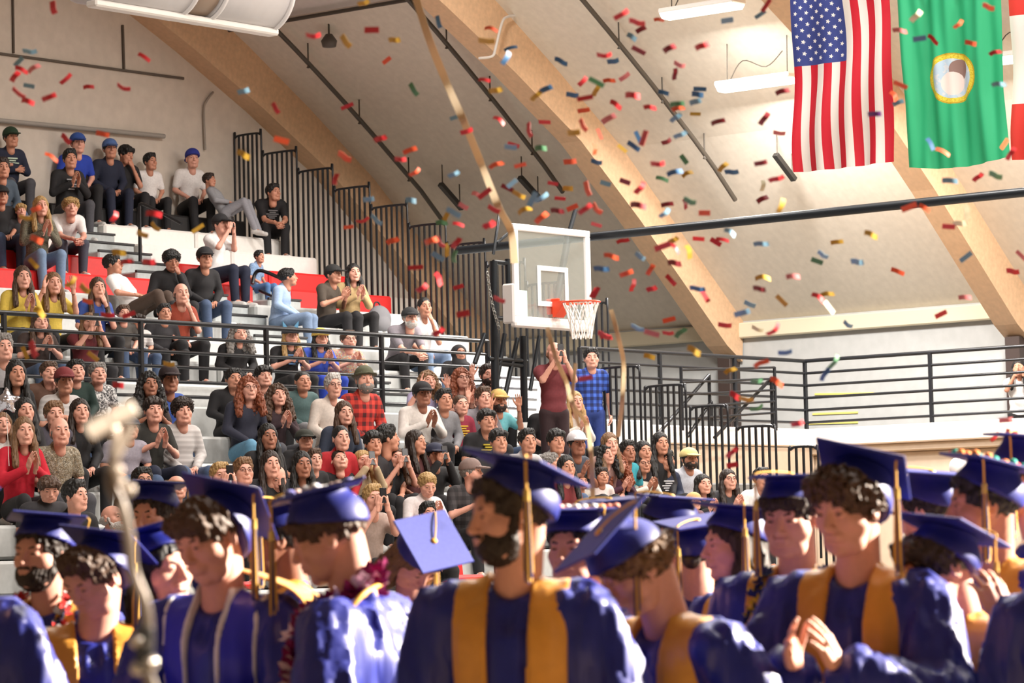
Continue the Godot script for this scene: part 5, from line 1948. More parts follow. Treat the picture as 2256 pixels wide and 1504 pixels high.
# torso of the gown without sleeves, in body axes
func gown_torso(f: Fld, hip: Vector3, R: Basis, w: float) -> void:
	var U := func(x: float, y: float, z: float) -> Vector3: return hip + R * Vector3(x, y, z)
	f.ell(U.call(0, 0.36, -0.01), Vector3(0.185 + w, 0.17 + w, 0.135 + w), 0.04, 0, R)
	f.ell(U.call(0, 0.14, 0.0), Vector3(0.195 + w, 0.24 + w, 0.145 + w), 0.05, 0, R)
	f.cap(U.call(-0.14, 0.475, -0.025), U.call(0.14, 0.475, -0.025), 0.068 + w, 0.068 + w, 0.05)
	f.cap(U.call(0, 0.49, -0.025), U.call(0, 0.545, -0.02), 0.078 + w, 0.062 + w, 0.03)

func make_gown(arms: String, lean: float) -> Dictionary:
	var key := "%s %.2f" % [arms, lean]
	if gowns.has(key):
		return gowns[key]
	var hip := Vector3(0, 0.93, 0)
	var R := Basis(Vector3.RIGHT, lean)
	var U := func(x: float, y: float, z: float) -> Vector3: return hip + R * Vector3(x, y, z)
	var mn := Vector3(-0.5, -0.02, -0.4)
	var mx := Vector3(0.5, 1.72, 0.75)
	var gown := Fld.new(mn, mx, 0.0175)
	var body := Fld.new(mn, mx, 0.03)
	gown_torso(gown, hip, R, 0.0)
	gown.cap(U.call(0, 0.1, 0), Vector3(0, 0.5, 0), 0.17, 0.2, 0.05)
	gown.cap(Vector3(-0.05, 0.6, 0), Vector3(-0.09, 0.3, 0), 0.17, 0.2, 0.05)
	gown.cap(Vector3(0.05, 0.6, 0), Vector3(0.09, 0.3, 0), 0.17, 0.2, 0.05)
	body.ell(U.call(0, 0.2, -0.01), Vector3(0.14, 0.26, 0.1), 0.04, 0, R)
	body.cap(U.call(-0.12, 0.46, -0.02), U.call(0.12, 0.46, -0.02), 0.055, 0.055, 0.04)
	body.cap(U.call(0, 0.48, -0.02), U.call(0, 0.56, -0.012), 0.06, 0.05, 0.03)
	var skin := Buf.new()
	var hb := Buf.new()
	for s in [-1, 1]:
		var a := grad_arm(arms, s)
		var sh: Vector3 = U.call(s * 0.19, 0.46, -0.025)
		var el: Vector3 = hip + R * a[0]
		var wr: Vector3 = hip + R * a[1]
		body.cap(sh, el, 0.048, 0.04, 0.03)
		body.cap(el, wr, 0.042, 0.028, 0.02)
		body.cap(Vector3(s * 0.09, 0.9, 0), Vector3(s * 0.1, 0.5, 0.01), 0.085, 0.055, 0.03)
		body.cap(Vector3(s * 0.1, 0.5, 0.01), Vector3(s * 0.1, 0.08, -0.02), 0.055, 0.04, 0.02)
		gown.cap(sh, el, 0.088, 0.094, 0.04)
		var up: bool = a[1].y > 0.5
		var e2: Vector3 = el.lerp(wr, 0.35 if up else 0.82)
		gown.cap(el, e2, 0.092, 0.085 if up else 0.082, 0.03)
		if not up:
			gown.cap(e2 + Vector3(0, -0.03, 0), e2 + Vector3(0, -0.12, -0.03), 0.075, 0.05, 0.04)
		hb.add(hand_proto(s, a[4], 0.0045), hand_xf(wr, R * a[2], R * a[3]))
	gown.shell(noise, 0.02, Vector3(13, 2.6, 13))
	gown.shell(noise, 0.007, Vector3(38, 3.5, 38))
	gown.cut(Vector3(0, -1, 0), -0.13)
	# neck opening
	gown.ell(U.call(0, 0.555, 0.05), Vector3(0.058, 0.05, 0.09), 0.008, 1, R)
	gown.ell(U.call(0, 0.49, 0.13), Vector3(0.035, 0.075, 0.06), 0.008, 1, R)
	skin = body.net()
	skin.add(hb, Transform3D.IDENTITY)
	var pair := []
	for s in [-1, 1]:
		var shoes := Fld.new(Vector3(0.1 * s - 0.09, -0.02, -0.12), Vector3(0.1 * s + 0.09, 0.16, 0.24), 0.014)
		shoes.cap(Vector3(s * 0.1, 0.05, -0.05), Vector3(s * 0.12, 0.035, 0.14), 0.045, 0.038, 0.02)
		shoes.cap(Vector3(s * 0.1, 0.05, -0.03), Vector3(s * 0.1, 0.11, -0.03), 0.045, 0.042, 0.02)
		shoes.cut(Vector3(0, -1, 0), 0.0)
		pair.append(shoes.net().mesh())
	var out := {"skin": skin, "gown": gown.net().mesh(), "shoes": pair, "hip": hip, "R": R, "head": U.call(0, 0.725, 0.03)}
	gowns[key] = out
	return out

var stoles := {}
# a band that lies on the torso: x0..x1 from the middle line; both = front and back
func make_stole(lean: float, x0: float, x1: float, low: float, w: float) -> ArrayMesh:
	var key := "%.2f %.3f %.3f %.2f %.3f" % [lean, x0, x1, low, w]
	if stoles.has(key):
		return stoles[key]
	var hip := Vector3(0, 0.93, 0)
	var R := Basis(Vector3.RIGHT, lean)
	var Ri := R.inverse()
	var f := Fld.new(Vector3(-0.26, 0.93 + minf(low, 0.0) - 0.05, -0.22), Vector3(0.26, 1.62, 0.5 if lean > 0.2 else 0.24), 0.0108)
	gown_torso(f, hip, R, w)
	f.shell(noise, 0.006, Vector3(13, 2.6, 13))
	f.mask(func(p: Vector3) -> float:
		var q := Ri * (p - hip)
		var t := clampf((q.y - 0.1) / 0.42, 0.0, 1.0)
		var a := lerpf(x0, x0 + 0.006, t)
		var b := lerpf(x1, x1 + 0.015, t)
		var ax := absf(q.x)
		var m := maxf(a - ax, ax - b)
		# the back stays on the upper shoulders, in a V
		if q.z < -0.02:
			m = maxf(m, 0.33 - q.y)
		m = maxf(m, low - 0.05 * (1.0 - absf(ax - (a + b) * 0.5) / (b - a)) - q.y)
		return m)
	stoles[key] = f.net().mesh()
	return stoles[key]

var capmesh: ArrayMesh
func skull_cap() -> ArrayMesh:
	if capmesh == null:
		var f := Fld.new(Vector3(-0.13, -0.06, -0.15), Vector3(0.13, 0.16, 0.14), 0.0065)
		f.ell(Vector3(0, 0.04, -0.012), Vector3(0.098, 0.098, 0.114), 0.004)
		f.cap(Vector3(0, 0.06, -0.01), Vector3(0, 0.115, -0.01), 0.088, 0.08, 0.01)
		f.cut(Vector3(0, -1, 0.22), -0.043)
		f.cut(Vector3(0, 1, 0), 0.128)
		capmesh = f.net().mesh()
	return capmesh

func tassel(parent: Node3D, hang: Vector3, top: Vector3, gold: Material, blue: Material) -> void:   # in cap axes: from the button to hang, then down along top
	var tn := Node3D.new()
	tn.name = "tassel"
	parent.add_child(tn, true)
	var s := ST()
	var b := Vector3(0, 0.142, -0.01)
	tube(s, curve([b, b.lerp(hang, 0.5) + Vector3(0, 0.006, 0), hang, hang + top * 0.03, hang + top * 0.09], 4), 0.0032, 6)
	part(tn, "cord", done(s), gold)
	s = ST()
	tube(s, [hang + top * 0.085, hang + top * 0.115], 0.008, 8, 0.0095)
	part(tn, "knot", done(s), mat("tassel ring", col(232, 196, 110), 0.25, 0.6))
	for k in 16:
		var a := TAU * k / 16.0
		var o := Vector3(cos(a), 0, sin(a)) * (0.007 if k % 2 else 0.0045)
		s = ST()
		var l := 0.2 + 0.015 * sin(k * 2.3)
		tube(s, [hang + top * 0.11 + o * 0.8, hang + top * (0.11 + l * 0.5) + o * 1.3, hang + top * (0.11 + l) + o * 1.7], 0.0028, 5)
		part(tn, "strand", done(s), gold if k % 3 else blue)

# px, py: middle of the head; D: distance. o: yaw/pitch/roll of the head, face = yaw of the body, lean, arms, hair, hc, skin, cap tilt, tassel side, stole ...
func graduate(px: float, py: float, D: float, label: String, o := {}) -> Node3D:
	var lean: float = o.get("lean", 0.05)
	var arms: String = o.get("arms", "down")
	var g := make_gown(arms, lean)
	var face: float = o.get("face", 0.0)
	var hd: Vector3 = g.head
	var world := at(px, py, D)
	var sc := world.y / hd.y
	sc = clampf(sc, 0.86, 1.16)
	var B := Basis(Vector3.UP, face)
	var org := world - B * (hd * sc)
	org.y = 0.0
	if DEBUG:
		print(label, " scale ", world.y / hd.y)
	var t := thing("graduate", label, "person", Transform3D(B * Basis.from_scale(Vector3(1, sc, 1)), org), "graduates in blue gowns")
	var hc: String = o.get("hc", "d")
	var fem: bool = o.get("fem", false)
	var h := head_proto(0.0046, fem, false)
	# head axes in body axes
	var HB := Basis(Vector3.UP, o.get("yaw", 0.0)) * Basis(Vector3.RIGHT, o.get("pitch", 0.0)) * Basis(Vector3(0, 0, 1), o.get("roll", 0.0))
	var hx := Transform3D(HB * Basis.from_scale(Vector3.ONE * 1.02), hd)
	var skin := Buf.new()
	skin.add(g.skin, Transform3D.IDENTITY)
	skin.add(h[0], hx)
	var nk := Fld.new(hd + Vector3(-0.12, -0.34, -0.2), hd + Vector3(0.12, 0.06, 0.14), 0.0095)
	var nb: Vector3 = Vector3(0, 0.93, 0) + g.R * Vector3(0, 0.47, -0.025)
	nk.cap(hx * Vector3(0, -0.02, -0.045), nb, 0.046 if fem else 0.055, 0.06 if fem else 0.068, 0.02)
	nk.cap(hx * Vector3(0, -0.07, 0.0), nb + Vector3(0, 0.05, 0.02), 0.036, 0.04, 0.03)
	skin.add(nk.net(), Transform3D.IDENTITY)
	var m := ArrayMesh.new()
	skin.into(m)
	for k in [1, 2, 3]:
		var b := Buf.new()
		b.add(h[k], hx)
		b.into(m)
	var body := part(t, "body", m, null)
	set_face(body, o.get("skin", 0), hc, Color(0.68, 0.38, 0.35))
	body.set_surface_override_material(1, mat("shaded eye", col(66, 50, 44), 0.3))
	var blue := mat("blue gown", col(24, 36, 138), 0.42, 0, 0.1, 3.0)
	blue.rim_enabled = true
	blue.rim = 0.25
	part(t, "gown", g.gown, blue)
	for sh in g.shoes:
		part(t, "shoe", sh, mat("black shoes", col(24, 23, 24), 0.4))
	var hair: String = o.get("hair", "short")
	if hair != "":
		part(t, "hair", hair_proto(hair + "_under", 0.0072, o.get("tilt", -0.1)), hair_mat(hc), hx)
	if o.has("beard"):
		part(t, "beard", hair_proto("beard", 0.005), hair_mat(o.beard), hx)
	if o.has("glasses"):
		part(t, "glasses", hair_proto("glasses", 0.003), mat("glasses frame", col(40, 36, 36), 0.3), hx)
	var gold := mat("gold satin", col(226, 160, 66), 0.36, 0, 0.08, 3.0)
	gold.rim_enabled = true
	gold.rim = 0.2
	var cord := mat("gold cord", col(226, 172, 66), 0.5)
	var dark := mat("blue cord", col(34, 44, 110), 0.5)
	if o.get("stole", true):
		var sm: Material = gold if not o.has("stole_color") else mat("stole " + (o.stole_color as Color).to_html(false), o.stole_color, 0.4)
		part(t, "stole", make_stole(lean, 0.05, 0.145, -0.12, 0.012), sm)
		if o.has("trim"):
			part(t, "stole_trim", make_stole(lean, 0.045, 0.056, -0.125, 0.016), cloth_mat(o.trim))
			part(t, "stole_trim", make_stole(lean, 0.139, 0.149, -0.125, 0.016), cloth_mat(o.trim))
	# mortarboard
	if o.get("cap", true):
		var cn := Node3D.new()
		cn.name = "mortarboard"
		t.add_child(cn, true)
		cn.transform = hx * Transform3D(Basis(Vector3.RIGHT, o.get("tilt", -0.1)) * Basis.from_scale(Vector3.ONE * 1.03), Vector3(0, 0.008, 0))
		var capm := mat("cap blue", col(22, 33, 128), 0.5, 0, 0.1, 4.0)
		part(cn, "skull_cap", skull_cap(), capm)
		var s := ST()
		var by: float = o.get("board", 0.785)
		cbox(s, Vector3(0.245, 0.009, 0.245), Transform3D(Basis(Vector3.UP, by), Vector3(0, 0.132, -0.01)), 0.003)
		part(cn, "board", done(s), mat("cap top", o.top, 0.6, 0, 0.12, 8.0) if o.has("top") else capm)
		s = ST()
		lathe(s, [Vector2(0.013, 0.134), Vector2(0.012, 0.141), Vector2(0.006, 0.144), Vector2(0.0, 0.145)], 12, Transform3D(Basis.IDENTITY, Vector3(0, 0, -0.01)))
		part(cn, "button", done(s), cord)
		if o.has("decor"):
			var rr := RandomNumberGenerator.new()
			rr.seed = int(px)
			for k in 26:
				s = ST()
				var q := Transform3D(Basis(Vector3.UP, by), Vector3(0, 0.139, -0.01)) * Vector3(rr.randf_range(-0.11, 0.11), 0.004, rr.randf_range(-0.11, 0.11))
				lathe(s, [Vector2(0.014, -0.004), Vector2(0.011, 0.006), Vector2(0.0, 0.009)], 7, Transform3D(Basis.IDENTITY, q))
				part(cn, "decoration", done(s), cloth_mat(o.decor[k % o.decor.size()]))
		var side: float = o.get("tassel", 1.0)
		var ta: float = o.get("tassel_at", 1.2) * side
		var hang := Vector3(sin(ta) * 0.135, 0.14, cos(ta) * 0.135 - 0.01)
		var downv := (cn.transform.basis.orthonormalized().inverse() * Vector3.DOWN)
		tassel(cn, hang, downv, cord, dark)
	t.set_meta("head", hx)
	return t

func flower_chain(t: Node3D, called: String, pts: Array, colors: Array, size: float) -> void:
	var n := Node3D.new()
	n.name = called
	t.add_child(n, true)
	var path := curve(pts, 12)
	var rr := RandomNumberGenerator.new()
	rr.seed = 5
	var pet := ST()
	for k in 6:
		var a := TAU * k / 6.0
		var d := Vector3(cos(a), 0.35, sin(a))
		var e := Vector3(-sin(a), 0, cos(a))
		quad(pet, Vector3.ZERO, d * 0.6 + e * 0.42, d + Vector3(0, 0.25, 0), d * 0.6 - e * 0.42)
		quad(pet, Vector3(0, 0.02, 0), d * 0.6 - e * 0.42 + Vector3(0, 0.02, 0), d + Vector3(0, 0.28, 0), d * 0.6 + e * 0.42 + Vector3(0, 0.02, 0))
	var fm := done(pet)
	for k in path.size():
		var B := Basis.from_euler(Vector3(rr.randf_range(-1.2, 1.2), rr.randf_range(0, TAU), rr.randf_range(-1.2, 1.2)))
		part(n, "flower", fm, cloth_mat(colors[k % colors.size()]), Transform3D(B * Basis.from_scale(Vector3.ONE * size), path[k] + Vector3(rr.randf_range(-1, 1), rr.randf_range(-1, 1), rr.randf_range(-1, 1)) * size * 0.4))

func chest(lean: float, x: float, y: float, z: float) -> Vector3:
	return Vector3(0, 0.93, 0) + Basis(Vector3.RIGHT, lean) * Vector3(x, y, z)

func build_graduates() -> void:
	var white := col(232, 230, 232)
	# far rows first
	graduate(338, 1142, 14.0, "graduate in dark shade behind the microphone stand", {"hair": "short", "face": -0.3, "yaw": -0.2, "stole": false, "tassel_at": 1.9})
	graduate(1352, 1176, 13.0, "graduate in the far row with a white tassel beside the raised steep cap", {"hair": "long", "hc": "k", "face": 2.4, "tassel_at": 2.6, "fem": true})
	graduate(1470, 1172, 12.6, "graduate in the far row with a hanging gold tassel", {"hair": "short", "hc": "k", "face": -1.9, "tassel_at": 0.4})
	graduate(1545, 1225, 11.6, "graduate facing away with white and gold cord on the back", {"hair": "bun", "hc": "d", "face": 2.7, "tassel_at": 3.0, "tilt": -0.2})
	graduate(1618, 1205, 10.8, "dark-haired woman graduate in profile beside the navy and yellow lei", {"hair": "long", "hc": "d", "fem": true, "face": -0.9, "yaw": -0.4, "tassel_at": 1.3, "tilt": -0.15})
	graduate(2042, 1128, 11.5, "graduate in shade between the gold-tasselled man and the arm", {"hair": "short", "hc": "k", "face": -2.2, "tassel_at": 1.0, "tilt": -0.12})
	graduate(2252, 1062, 10.5, "graduate with cap corner high at the end of the row", {"hair": "short", "hc": "k", "face": -1.8, "board": 0.3})
	graduate(606, 1192, 11.5, "graduate in shade behind the man with the blue and white stole", {"hair": "short", "hc": "k", "skin": 2, "face": -1.4, "tassel_at": 0.9})
	graduate(1268, 1212, 10.6, "graduate with flat trimmed cap reaching up behind the bearded man", {"hair": "short", "hc": "k", "face": -0.5, "arms": "raise", "top": col(60, 70, 160), "decor": [white, col(230, 150, 130)], "tilt": 0.0})
	var gl := graduate(92, 1226, 11.0, "smiling graduate with red and white flower garland", {"hair": "short", "hc": "d", "face": -0.25, "yaw": -0.3, "pitch": -0.05, "beard": "d", "tassel_at": 2.2})
	flower_chain(gl, "garland", [chest(0.05, -0.09, 0.56, 0.02), chest(0.05, -0.1, 0.45, 0.15), chest(0.05, -0.09, 0.28, 0.165), chest(0.05, -0.06, 0.12, 0.17)], [col(200, 40, 36), white, col(40, 40, 70)], 0.032)
	flower_chain(gl, "garland", [chest(0.05, 0.09, 0.56, 0.02), chest(0.05, 0.1, 0.45, 0.15), chest(0.05, 0.09, 0.28, 0.165), chest(0.05, 0.06, 0.12, 0.17)], [col(200, 40, 36), white, col(40, 40, 70)], 0.032)
	graduate(356, 1262, 10.2, "woman graduate with long dark hair looking aside", {"hair": "long", "hc": "k", "fem": true, "face": 0.5, "yaw": 0.35, "pitch": -0.1, "tassel_at": 2.4, "tilt": -0.3})
	graduate(915, 1236, 12.2, "bowed graduate with outward cap top, the light on it painted as lighter blue", {"hair": "long", "hc": "l", "fem": true, "face": 0.3, "pitch": 0.95, "yaw": 0.3, "tilt": 0.12, "board": 0.2, "top": col(70, 90, 200), "tassel_at": 2.8, "lean": 0.25})  # top lighter than the other caps: light on it put into the colour
	# second row
	var g6 := graduate(1742, 1146, 10.2, "dark-haired graduate with navy and yellow garland", {"hair": "fringe", "hc": "d", "face": -0.35, "yaw": -0.15, "pitch": 0.12, "tassel_at": -0.5, "tilt": -0.12, "board": 0.5})
	for s in [-1, 1]:
		flower_chain(g6, "garland", [chest(0.05, s * 0.1, 0.54, 0.03), chest(0.05, s * 0.11, 0.4, 0.15), chest(0.05, s * 0.1, 0.2, 0.17), chest(0.05, s * 0.06, 0.02, 0.175)], [col(30, 40, 96), col(34, 44, 104), col(226, 190, 40)], 0.03)
	var g8 := graduate(2072, 1258, 8.9, "graduate with glasses looking down, one bare forearm raised to the cap", {"hair": "short", "hc": "d", "face": -0.9, "yaw": -0.2, "pitch": 0.45, "glasses": true, "arms": "raise", "lean": 0.25, "tassel_at": 2.0, "tilt": -0.85, "board": 0.3})
	graduate(2162, 1118, 9.9, "graduate in profile with a decorated cap and wide gold stole", {"hair": "short", "hc": "k", "skin": 1, "face": -0.6, "yaw": -0.9, "tassel_at": 1.1, "tilt": -0.25, "decor": [col(220, 50, 60), col(40, 170, 150), col(236, 130, 50)], "board": 0.3})
	graduate(2388, 1165, 8.4, "graduate with a gold stole at the end of the row, cap corner showing", {"hair": "short", "hc": "d", "face": -0.5, "yaw": -0.4, "board": 0.4})
	# front row
	graduate(-140, 1190, 8.8, "graduate whose bright blue sleeve shows at the end of the row", {"hair": "short", "hc": "d", "face": -0.2})
	var g1 := graduate(206, 1278, 10.0, "young graduate looking down at a pink phone", {"hair": "short", "hc": "b", "face": 0.2, "yaw": -0.85, "pitch": 0.5, "arms": "hold", "tassel_at": 1.35, "tilt": -0.98, "lean": 0.1, "board": 0.35})
	var s := ST()
	box_at(s, Vector3(-0.037, -0.075, -0.005), Vector3(0.037, 0.075, 0.005), 0.008)
	var ph := single("phone", "bright pink phone held by the young graduate", "phone", done(s), mat("pink phone", col(236, 52, 128), 0.35), g1.transform * Transform3D(Basis.from_euler(Vector3(-0.7, 0.5, 0.5)), chest(0.1, 0.0, 0.27, 0.38)))
	ph.transform.basis = ph.transform.basis.orthonormalized()
	var g2 := graduate(462, 1192, 9.2, "laughing graduate in a blue stole with white edges", {"hair": "fringe", "hc": "b", "face": -0.45, "yaw": -0.25, "pitch": 0.35, "roll": 0.1, "stole_color": col(44, 48, 190), "trim": white, "arms": "hold", "tassel_at": 1.25, "tilt": -1.05, "board": 0.5, "lean": 0.1})
	s = ST()
	var sash := curve([chest(0.1, 0.03, 0.62, -0.11), chest(0.1, 0.17, 0.585, -0.075), chest(0.1, 0.285, 0.53, -0.05), chest(0.1, 0.36, 0.38, -0.03), chest(0.1, 0.4, 0.2, 0.0), chest(0.1, 0.39, 0.04, 0.03)], 5)
	var sides := []
	for k in sash.size():
		sides.append(Vector3(0, 0.1, 1) if k < sash.size() / 2 else Vector3(0.1, 0, 1))
	ribbon(s, sash, sides, 0.14, 0.003)
	part(g2, "gold_sash", done(s), mats["gold satin"])
	s = ST()
	cbox(s, Vector3(0.12, 0.16, 0.006), Transform3D(Basis.from_euler(Vector3(-0.2, -0.4, 0.1)), Vector3.ZERO), 0.002)
	single("program_card", "white folded programme card in the laughing graduate's hands", "card", done(s), mat("white card", col(222, 220, 226), 0.8), Transform3D(Basis.IDENTITY, g2.transform * chest(0.1, 0.0, 0.25, 0.42)))
	var g3 := graduate(728, 1190, 8.9, "graduate with shaggy brown hair and magenta flower garland, seen from behind", {"hair": "fringe", "hc": "b", "face": -2.0, "yaw": 0.35, "pitch": 0.3, "tilt": -0.05, "top": col(150, 140, 170), "decor": [white, col(220, 190, 180), col(120, 120, 190)], "tassel_at": 0.5, "stole": false, "board": 0.2, "lean": 0.15})
	flower_chain(g3, "garland", [chest(0.15, -0.02, 0.6, -0.11), chest(0.15, 0.1, 0.55, -0.06), chest(0.15, 0.14, 0.5, 0.06), chest(0.15, 0.12, 0.36, 0.15), chest(0.15, 0.1, 0.2, 0.17), chest(0.15, 0.08, 0.02, 0.18)], [col(170, 30, 110), col(150, 24, 96), col(230, 200, 214)], 0.036)
	flower_chain(g3, "garland", [chest(0.15, -0.1, 0.55, -0.06), chest(0.15, -0.13, 0.48, 0.06), chest(0.15, -0.12, 0.34, 0.15), chest(0.15, -0.09, 0.1, 0.18)], [col(170, 30, 110), col(150, 24, 96), col(230, 200, 214)], 0.036)
	s = ST()
	tube(s, curve([chest(0.15, 0.0, 0.57, -0.11), chest(0.15, 0.13, 0.53, -0.1), chest(0.15, 0.2, 0.4, 0.0), chest(0.15, 0.19, 0.2, 0.09), chest(0.15, 0.17, -0.1, 0.1)], 6), 0.008, 8)
	part(g3, "gold_cord", done(s), mats["gold cord"])
	graduate(1120, 1140, 8.4, "bearded graduate in profile with a wide gold stole", {"hair": "short", "hc": "d", "face": -0.2, "yaw": -1.0, "pitch": 0.05, "beard": "d", "tassel_at": 1.15, "tilt": -0.38, "board": 0.6})
	graduate(1415, 1255, 8.6, "curly-haired graduate bowing his head in a gold stole", {"hair": "curly", "hc": "l", "face": -0.85, "yaw": -0.5, "pitch": 0.55, "lean": 0.3, "tassel_at": 2.6, "tilt": 0.25, "board": 0.3})
	graduate(1868, 1125, 8.8, "tall graduate in gold stole clapping, gold tassels at his cheek", {"hair": "curly", "hc": "b", "face": -0.45, "yaw": -0.3, "pitch": 0.2, "arms": "clap", "tassel_at": 1.25, "tilt": -0.75, "board": 0.5})

# ---------------------------------------------------------------- confetti, streamers, balloons, microphone
const CONFETTI := {
	"red": "1369 32 1404 50 1331 122 1547 101 1284 179 1289 216 1394 210 1432 236 1357 230 1200 269 1165 286 1418 304 1131 319 1449 361 1411 414 1218 404 1234 437 1289 460 1314 495 1100 264 1067 176 1078 495 690 79 819 66 607 238 765 234 838 305 882 351 739 394 799 486 1028 289 1068 426 1088 461 1079 496 1010 494 117 16 48 153 33 168 41 205 145 174 195 191 318 126 271 193 108 214 61 223 145 306 1539 526 1804 655 2073 692 2090 499 2232 598 1705 727 1597 716 1554 653 1486 545 1459 543 1436 636 1478 617 1395 628 1372 530 1577 533 1592 528 1308 645 1472 734 1332 740 1619 871 2192 962 1757 933 1613 1024 1613 996 2227 338 2155 390 1711 394 2193 115 2056 87 253 477 339 471 328 577 278 576 72 769 237 694 284 693 260 848 967 614 1010 632 930 635 916 589 1100 660 967 731 1020 691 1335 741 1290 833 1313 644 970 535 1005 535 1688 12",
	"dark red": "1412 65 1475 106 1407 111 1487 163 1582 268 1469 312 1676 359 1680 438 1510 449 1470 450 1406 452 1377 400 1228 464 1118 414 1486 579 1673 636 1724 201 1684 261",
	"orange": "1082 63 1452 43 1342 177 1494 238 1286 243 1284 276 1321 295 1311 327 1093 362 1146 364 1256 356 1294 415 1261 457 1314 460 1193 479 1552 469 852 133 620 309 759 346 903 331 914 380 768 500 865 530 226 295 114 345 1978 598 2037 458 2003 456 1433 594 1380 602 1347 564 1474 704 1677 799 1712 841 2229 953 2178 16 2112 54 2139 95 1984 187 1970 211 2077 334 2213 317 80 527 80 460 193 664 950 530",
	"blue": "1125 106 1115 128 1351 135 1236 135 1203 196 1261 209 1542 196 1537 208 1462 204 1406 302 1396 322 1314 357 1487 379 1612 379 966 48 1325 592 1537 636 1730 776 1817 824 2050 317 2026 85",
	"pale blue": "1392 81 1602 45 1675 32 1532 224 1489 259 1499 297 1125 324 1465 470 1334 404 1128 404 1193 435 1173 439 812 439 905 441 829 485 1004 258 1000 384 999 468 536 201 66 114 41 136 64 189 1609 511 1677 537 1813 562 1889 577 2128 566 1868 715 1652 670 1635 689 1410 565 1404 723 1979 226 2201 185 2093 398 965 565",
	"gold": "1072 90 1181 211 1314 198 1532 251 1264 292 1371 327 1514 382 1593 367 1721 453 1251 415 1143 429 1155 462 1092 199 761 91 869 88 801 7 536 340 984 474 1844 533 1919 516 1681 611 1823 647 1722 662 1482 530 1518 554 1529 772 1431 785 1644 880 1609 815 342 500 314 516 74 580 157 622 186 636 436 503 262 556 57 480 87 687 55 777 205 785 372 802 985 550",
	"green": "1314 181 1492 229 1191 326 1507 351 1459 394 1520 444 911 197 973 490 1800 575 1499 732 1838 797 1668 840 1668 899 2194 387 1000 565",
	"pink": "1497 143 1376 169 1341 261 74 150 1050 428 1021 454 1747 609 2126 655 2251 564 1436 734 2216 925 1983 67 1717 293",
	"cream": "1681 409 1827 677 2130 467 2116 492 1669 725 2019 35",
	"purple": "1927 251",
}

